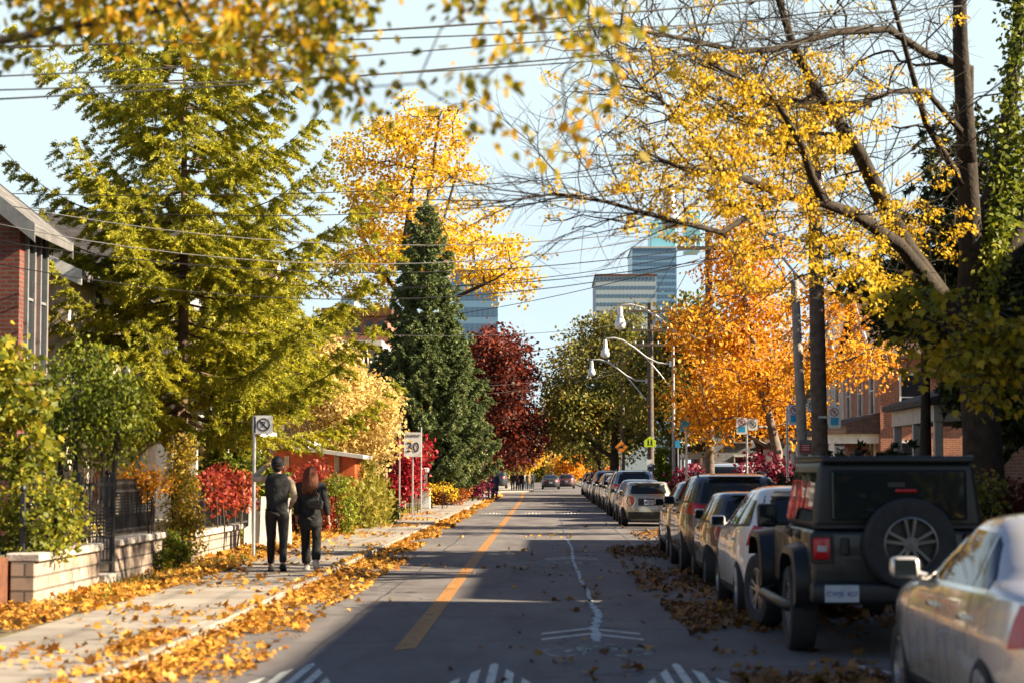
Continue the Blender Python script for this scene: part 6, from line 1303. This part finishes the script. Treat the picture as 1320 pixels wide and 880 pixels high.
# its fine arching twigs
loc = bpy.data.objects['locust_tree']; lb = np.array(loc.location); tw = MB(); TP = []
def arch(p, d, L, r, n=7, curl=.35):
    P = [p]; d = d/np.linalg.norm(d); k = RNG.normal(size=3)*curl; k[2] += .12
    for i in range(n): d = d + k/n + RNG.normal(size=3)*.07; d /= np.linalg.norm(d); P.append(P[-1]+d*L/n)
    tw.tube([q-lb for q in P], [r*(1-.75*i/n) for i in range(n+1)], 4 if r > .008 else 3, cap=False); return P
for li in limbs[2:9]:
    q = [np.array(a, float) for a in li[0]]
    for a, b in zip(q[1:], q[2:]):
        for _ in range(int(3+np.linalg.norm(b-a)*3.2)):
            t = RNG.random(); p = a+(b-a)*t; dl = (b-a)/np.linalg.norm(b-a)
            d = dl*.7 + RNG.normal(size=3)*.6 + np.array([-.25,0,.22]); P = arch(p, d, .8+1.5*RNG.random(), .011)
            for j in range(2, 8):
                for _ in range(RNG.integers(1,3)):
                    d2 = (P[min(j,7)]-P[j-2]); d2 = d2/np.linalg.norm(d2)+RNG.normal(size=3)*.65; Q = arch(P[j-1], d2, .3+.55*RNG.random(), .0055, 5, .5)
                    if RNG.random() < .6: TP += [Q[-1], Q[3]]
                    if RNG.random() < .5: arch(Q[2], Q[3]-Q[1]+RNG.normal(size=3)*.12, .2+.25*RNG.random(), .0038, 4, .5)
tw.build('twig', M['bark_locust'], loc)
TP = np.array(TP); TP = TP[lf(TP)]; p_, a_, n_, s_ = leaves_at(TP, 22, .075, .052, .5, .8); leaf_mesh('twig_leaves', p_-lb, a_, n_, s_, OVAL, M['l_yellow'], loc, None, .2)
# dark hemlock behind the locust
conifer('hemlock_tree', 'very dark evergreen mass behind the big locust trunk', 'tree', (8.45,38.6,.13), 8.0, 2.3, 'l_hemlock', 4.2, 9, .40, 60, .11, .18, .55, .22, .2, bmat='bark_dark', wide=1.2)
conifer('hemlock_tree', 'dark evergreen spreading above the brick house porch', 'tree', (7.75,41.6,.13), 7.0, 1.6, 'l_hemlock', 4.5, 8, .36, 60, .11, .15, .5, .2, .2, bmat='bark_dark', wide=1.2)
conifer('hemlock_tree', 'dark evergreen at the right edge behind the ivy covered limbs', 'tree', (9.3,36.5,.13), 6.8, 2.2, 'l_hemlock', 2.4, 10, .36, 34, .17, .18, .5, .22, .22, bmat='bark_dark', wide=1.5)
# ivy on the right limbs
root = empty('ivy_vine', tuple(at(1300,300,yl)), 0, 'green ivy climbing the right hand limbs of the locust tree', 'ivy')
path = [A(1282,330,yl-.1),A(1290,240,yl+.2),A(1302,150,yl+.5),A(1312,60,yl+.7),A(1316,-30,yl+.8)]; path2 = [A(1262,420,yl-.2),A(1275,330,yl-.2),A(1310,240,yl+.3),A(1335,160,yl+.5)]
q = np.concatenate([np.array([np.array(a)+(np.array(b)-np.array(a))*t for t in np.linspace(0,1,60)]) for P_ in (path,path2) for a, b in zip(P_,P_[1:])]); b0 = np.array(at(1300,300,yl))
p_, a_, n_, s_ = leaves_at(q, 7, .13, .10, 1, .6, .3); leaf_mesh('foliage', p_-b0, a_, n_, s_, OVAL, M['l_cedar'], root, None, .2); MB().tube([Vector(x)-Vector(b0) for x in path], .03, 6).tube([Vector(x)-Vector(b0) for x in path2], .025, 6).build('stem', M['bark'], root)
# nearer maple twigs with yellow green leaves, right
yb = 25.0
tree('maple_tree', 'young maple with yellow green leaves hanging before the dark trunk at the right', 'tree', (7.9,yb+.6,.13), [E_(1235,430,yb,95,75,1.0),E_(1290,470,yb,60,80,1.0),E_(1180,390,yb,60,40,.8)], 125, 6, .13, .10, 'l_shademaple', 'bark_dark', .10, .55, rt=.005, gap=.3, gf=2.2, seg=.35, shape=MAPLE, flat=.4, droop=.5, sag=.06, upn=1.2)
# overhanging canopy near the camera, trunk out of frame at the left
yc = 11.5
ov = [E_(60,0,yc,150,50,.9),E_(220,0,yc,140,60,.9),E_(330,40,yc-.5,110,80,.9),E_(470,20,yc-.8,110,60,.9),E_(560,40,yc-.8,100,75,.9),E_(660,110,yc-1,85,70,.8),E_(420,110,yc-.5,80,60,.8),E_(30,70,yc+.4,50,40,.5),E_(620,-20,yc-1,150,50,.9),E_(720,160,yc-1,60,45,.6),E_(800,60,yc-1,80,70,.7)]
lm = [([(-5.6,10.6,.1),(-5.55,10.6,1.8),(-5.4,10.7,3.4),(-5.2,10.8,5.0)], .2, .15), ([(-5.4,10.7,3.4),(-4.0,11.0,4.5),(-2.6,11.2,5.0),(-1.2,11.0,5.0),(0.2,10.6,4.6)], .08, .012), ([(-5.2,10.8,5.0),(-3.8,11.3,5.6),(-2.0,11.2,5.5),(-.4,10.6,5.2),(.9,10.3,4.7)], .08, .012), ([(-5.2,10.8,5.0),(-5.2,10.7,6.6),(-4.9,10.7,8.0)], .14, .05), ([(-5.4,10.7,3.4),(-4.2,11.9,4.1),(-3.2,12.1,4.3),(-2.2,11.9,4.45)], .05, .01)]
tree('maple_tree', 'blurred orange and green maple leaves hanging into the top left corner', 'tree', (-5.6,10.6,.1), ov, 340, 4, .085, .066, 'l_canopy', 'bark_dark', .2, limbs=lm, rt=.0028, gap=.75, gf=4.6, seg=.25, jit=.2, shape=OVAL, flat=.8, droop=.7, sag=.03, upn=.2, curl=.3)
# left garden plants
bush('weeping_mulberry', 'weeping dark green tree with a curtain of hanging leaves behind the iron fence', 'tree', ground(125,29.5), [((-.1,0,2.55),(.78,.7,.95)),((.32,0,2.35),(.42,.5,.80)),((-.55,.2,2.3),(.4,.5,.75))], 420, 14, .10, .065, 'l_green', OVAL, 'bark_dark', 3, .005, gap=.2, droop=1.2)
tree('maple_tree', 'young yellow and green maple at the left edge beside the weeping tree', 'tree', ground(20,26.4), [E_(15,520,26,60,90,.8),E_(40,590,26,50,40,.8),E_(-30,470,26,60,70,.9)], 220, 8, .11, .09, 'l_gardengreen', 'bark', .09, .5, rt=.005, gap=.25, gf=2, seg=.35, shape=MAPLE, flat=.6, droop=.5)
bush('leafy_shrub', 'round yellow green shrub spilling over the near stone wall', 'shrub', ground(45,25.2), [((.05,.3,.98),(.50,.7,.55)),((-.35,.2,.9),(.45,.6,.5)),((.22,.5,1.05),(.30,.4,.5))], 340, 9, .08, .07, 'l_gardengreen', OVAL, 'bark', 6, .004)
bush('leafy_shrub', 'small bright green tuft hanging over the wall cap', 'shrub', ground(66,25.4,.6), [((0,-.05,.12),(.14,.2,.24))], 60, 8, .05, .05, 'l_green', RHOMB, 'bark', 3, .003)
bush('columnar_shrub', 'narrow yellow green columnar shrub at the end of the pinkish stone wall', 'shrub', ground(236,34), [((0,0,1.15),(.30,.34,1.15)),((.05,0,.6),(.34,.36,.6)),((-.12,.05,1.5),(.2,.3,.6))], 330, 11, .075, .06, 'l_yellowgreen', RHOMB, 'bark', 5, .004, gap=.15)
bush('leafy_shrub', 'low bluish green plant at the foot of the columnar shrub', 'plant', ground(226,33.2), [((0,0,.3),(.22,.25,.3))], 60, 7, .06, .08, 'l_green', OVAL, 'bark', 3, .003)
bush('leafy_shrub', 'small lime plant against the pinkish stone wall', 'plant', (-6.0,32.2,.12), [((0,0,.2),(.10,.22,.22))], 40, 6, .05, .06, 'l_green', OVAL, 'bark', 3, .003)
bush('red_creeper', 'red creeper draped over the plain iron fence', 'creeper', ground(292,40), [((0,-1.2,1.20),(.28,1.3,.34)),((0,1.3,1.22),(.28,1.4,.36)),((-.2,0,1.45),(.25,1.6,.2))], 300, 9, .09, .085, 'l_vine', OVAL, 'bark', 7, .004, droop=.6)
bush('red_creeper', 'wine red creeper mound in front of the orange shed', 'creeper', ground(402,53), [((-.55,0,.85),(.65,.8,.85)),((.25,.2,1.0),(.55,.8,.85)),((.6,-.2,.6),(.4,.6,.6))], 380, 10, .10, .10, 'l_vine', OVAL, 'bark', 7, .005, droop=.5)
bush('green_creeper', 'green ivy cushion over the wine red creeper', 'ivy', ground(436,52.0), [((0,0,1.25),(.36,.5,.30)),((.26,-.1,.55),(.22,.4,.55))], 170, 9, .08, .075, 'l_green', OVAL, 'bark', 4, .004)
bush('flower_clump', 'amber and pink flowers behind the louvred fence', 'flowers', ground(178,31.8), [((0,.3,1.42),(.5,.6,.22))], 110, 7, .07, .065, 'l_yelloworange', OVAL, 'bark', 6, .003)
conifer('cedar_tree', 'dense mid green cedar bush behind the red creeper', 'tree', ground(300,46.5), 2.9, .95, 'l_cedar', .25, 11, .2, 30, .11, .08, .55, .0, .16, wide=1.8)
bush('tall_grass', 'tall yellow green grasses and weeds along the left sidewalk before the signs', 'grass clump', ground(478,60), [((0,0,.62),(.5,2.2,.7)),((.12,-2.0,.5),(.4,1.2,.55)),((-.2,1.5,1.0),(.5,1.5,.8))], 330, 10, .13, .16, 'l_grass', BLADE*np.array([3,1]), 'bark', 9, .004, droop=-.9)
bush('leafy_shrub', 'dark green plant among the tall grasses near the sidewalk edge', 'plant', ground(498,63), [((0,0,.45),(.35,.9,.5))], 120, 9, .09, .10, 'l_green', OVAL, 'bark', 4, .004)
tree('hydrangea_tree', 'pale cream yellow leafed shrub tree spreading over the shed', 'tree', ground(462,65.5), [E_(455,520,66,60,48,2.0),E_(478,562,66,38,40,1.6),E_(410,510,66,48,45,1.8),E_(455,590,66,40,30,1.5),E_(430,470,66,34,28,1.2)], 420, 22, .20, .135, 'l_cream', 'bark_pale', .10, .35, rt=.006, gap=.12, gf=1.6, seg=.5, shape=OVAL, flat=.8, droop=.1)
bush('burning_bush', 'vivid red bush beside the speed limit sign', 'shrub', ground(528,79), [((0,0,1.9),(.55,.8,.9)),((-.25,0,1.1),(.7,.8,.7)),((.35,.2,2.4),(.4,.5,.6))], 260, 14, .14, .14, 'l_red', OVAL, 'bark', 5, .006)
bush('yellow_vine', 'yellow green vine hanging from the low white arbour', 'creeper', ground(566,89.6), [((0,0,.95),(.6,.9,.16)),((-.45,-.3,.6),(.15,.4,.4)),((.62,-.2,.7),(.15,.4,.3))], 110, 8, .07, .09, 'l_yellow', OVAL, 'bark', 5, .005, droop=.7)
bush('clipped_hedge', 'rounded rust orange hedge behind the white arbour', 'hedge', ground(574,99), [((0,0,.9),(1.15,1.3,1.15))], 300, 16, .14, .13, 'l_rust', RHOMB, 'bark', 5, .006, gap=0)
bush('purple_shrub', 'dusky purple shrub at the right foot of the dark spruce', 'shrub', ground(607,113), [((0,0,2.0),(.65,.8,1.2)),((.1,0,1.0),(.9,.9,.8))], 220, 12, .18, .16, 'l_burgundy', OVAL, 'bark', 5, .006)
bush('dark_hedge', 'dark green hedge beside the green bin', 'hedge', ground(602,121), [((0,0,.75),(.8,2.5,.85))], 180, 16, .16, .15, 'l_cedar', RHOMB, 'bark', 5, .006, gap=0)
# right garden plants
conifer('columnar_cedar', 'slim yellow green columnar cedar right of the school sign', 'tree', ground(853,100), 2.7, .48, 'l_cedar', .1, 10, .18, 26, .14, .06, .5, -.3, .16, wide=2)
bush('burgundy_shrub', 'burgundy shrub under the orange tree left of the parking signs', 'shrub', ground(893,66), [((0,0,.85),(.7,.8,.9)),((-.35,0,.6),(.6,.6,.65))], 260, 12, .12, .12, 'l_burgundy', OVAL, 'bark', 5, .005)
bush('burgundy_shrub', 'wide burgundy shrub behind the bare twigs and the parking signs', 'shrub', ground(985,60), [((0,0,1.05),(1.0,.9,1.05)),((.5,0,.9),(.7,.8,.85))], 320, 12, .13, .12, 'l_burgundy', OVAL, 'bark', 6, .005)
conifer('yew_bush', 'dark spreading yew bush before the porch with white columns', 'shrub', ground(1108,46), 1.75, 1.3, 'l_hemlock', .2, 9, .22, 30, .14, .07, .35, -.25, .2, wide=1.7)
bush('leafy_shrub', 'olive shrub at the foot of the big locust trunk', 'shrub', ground(1252,30.5), [((0,0,.75),(.42,.5,.75)),((.2,0,1.2),(.3,.4,.4))], 180, 8, .09, .085, 'l_olive', OVAL, 'bark_dark', 5, .004)
bush('red_shrub', 'dark red shrub at the right edge beyond the locust trunk', 'shrub', ground(1300,31), [((0,0,.95),(.55,.6,.55))], 180, 9, .09, .085, 'l_maroon', OVAL, 'bark_dark', 5, .004)
bush('rust_shrub', 'rust orange ground plant below the dark red shrub', 'shrub', ground(1285,27), [((0,0,.45),(.5,.6,.42))], 150, 9, .08, .08, 'l_rust', OVAL, 'bark', 5, .004)
# trees beyond the houses at the right that throw the long shade
for i, (x, y, h, lab, m) in enumerate([(17.5,22,11,'shade tree standing behind the near right houses','l_yellowgreen'),(20,44,11,'tree rising behind the brown brick house','l_olive'),(15.5,99,10,'amber tree behind the far grey house','l_yelloworange'),(12.5,118,11,'amber street tree beyond the grey house','l_yelloworange')]):
    tree('maple_tree', lab, 'tree', (x,y,.13), [((x,y,h*.62),(3.2,3.2,h*.34))], 170, 20, .5, .26, m, 'bark', .25, rt=.012, gap=.2, seg=1)
for i, (x, y, lab, m) in enumerate([(-13.5,70,'amber garden tree behind the grey house at the left','l_yelloworange'),(-9.5,128,'amber tree beyond the white stucco house','l_yelloworange'),(-10,190,'olive tree far along the left side','l_olive')]):
    tree('maple_tree', lab, 'tree', (x,y,.12), [((x,y,6.2),(3.0,3.0,3.6))], 150, 20, .5, .28, m, 'bark', .22, rt=.012, gap=.2, seg=1)
# unseen trees added behind the camera to darken reflections and ambient light
for i, (x, y, h, lab, m) in enumerate([(-8,-9,9,'added unseen tree behind the viewer on the left','l_olive'),(8.5,-7,9,'added unseen tree behind the viewer on the right','l_olive'),(-7,-24,10,'added unseen tall tree farther behind the viewer on the left','l_olive'),(7.5,-22,10,'added unseen tall tree farther behind the viewer on the right','l_olive'),(-3,-42,10,'added unseen tree closing the street behind the viewer, left of the middle','l_olive'),(4,-45,10,'added unseen tree closing the street behind the viewer, right of the middle','l_olive')]):
    tree('maple_tree', lab, 'tree', (x,y,.12), [((x,y,h*.55),(3.6,3.6,h*.42))], 170, 18, .5, .30, m, 'bark', .25, rt=.012, gap=.1, seg=1)
# thin turf tufts on boulevard and yards
g = []; 
for (x0,x1,y0,y1,k) in ((4.6,5.65,16,60,2500),(7.3,9.5,18,60,2500),(-9,-6.5,24,60,2500),(-5.75,-5.22,36,90,1600),(-6.0,-5.25,24,36,350)):
    g.append(np.c_[x0+(x1-x0)*RNG.random(k), y0+(y1-y0)*RNG.random(k), np.full(k,.118)])
g = np.concatenate(g); ax = RNG.normal(size=(len(g),3))*.45; ax[:,2] = 1
o = leaf_mesh('grass', g, ax, rand_dirs(len(g)), .06+.10*RNG.random(len(g)), BLADE, M['l_grass'], None, None, 0, 1.6); tag(o, 'thin dry grass along the verges and front yards', 'grass', None, 'stuff')
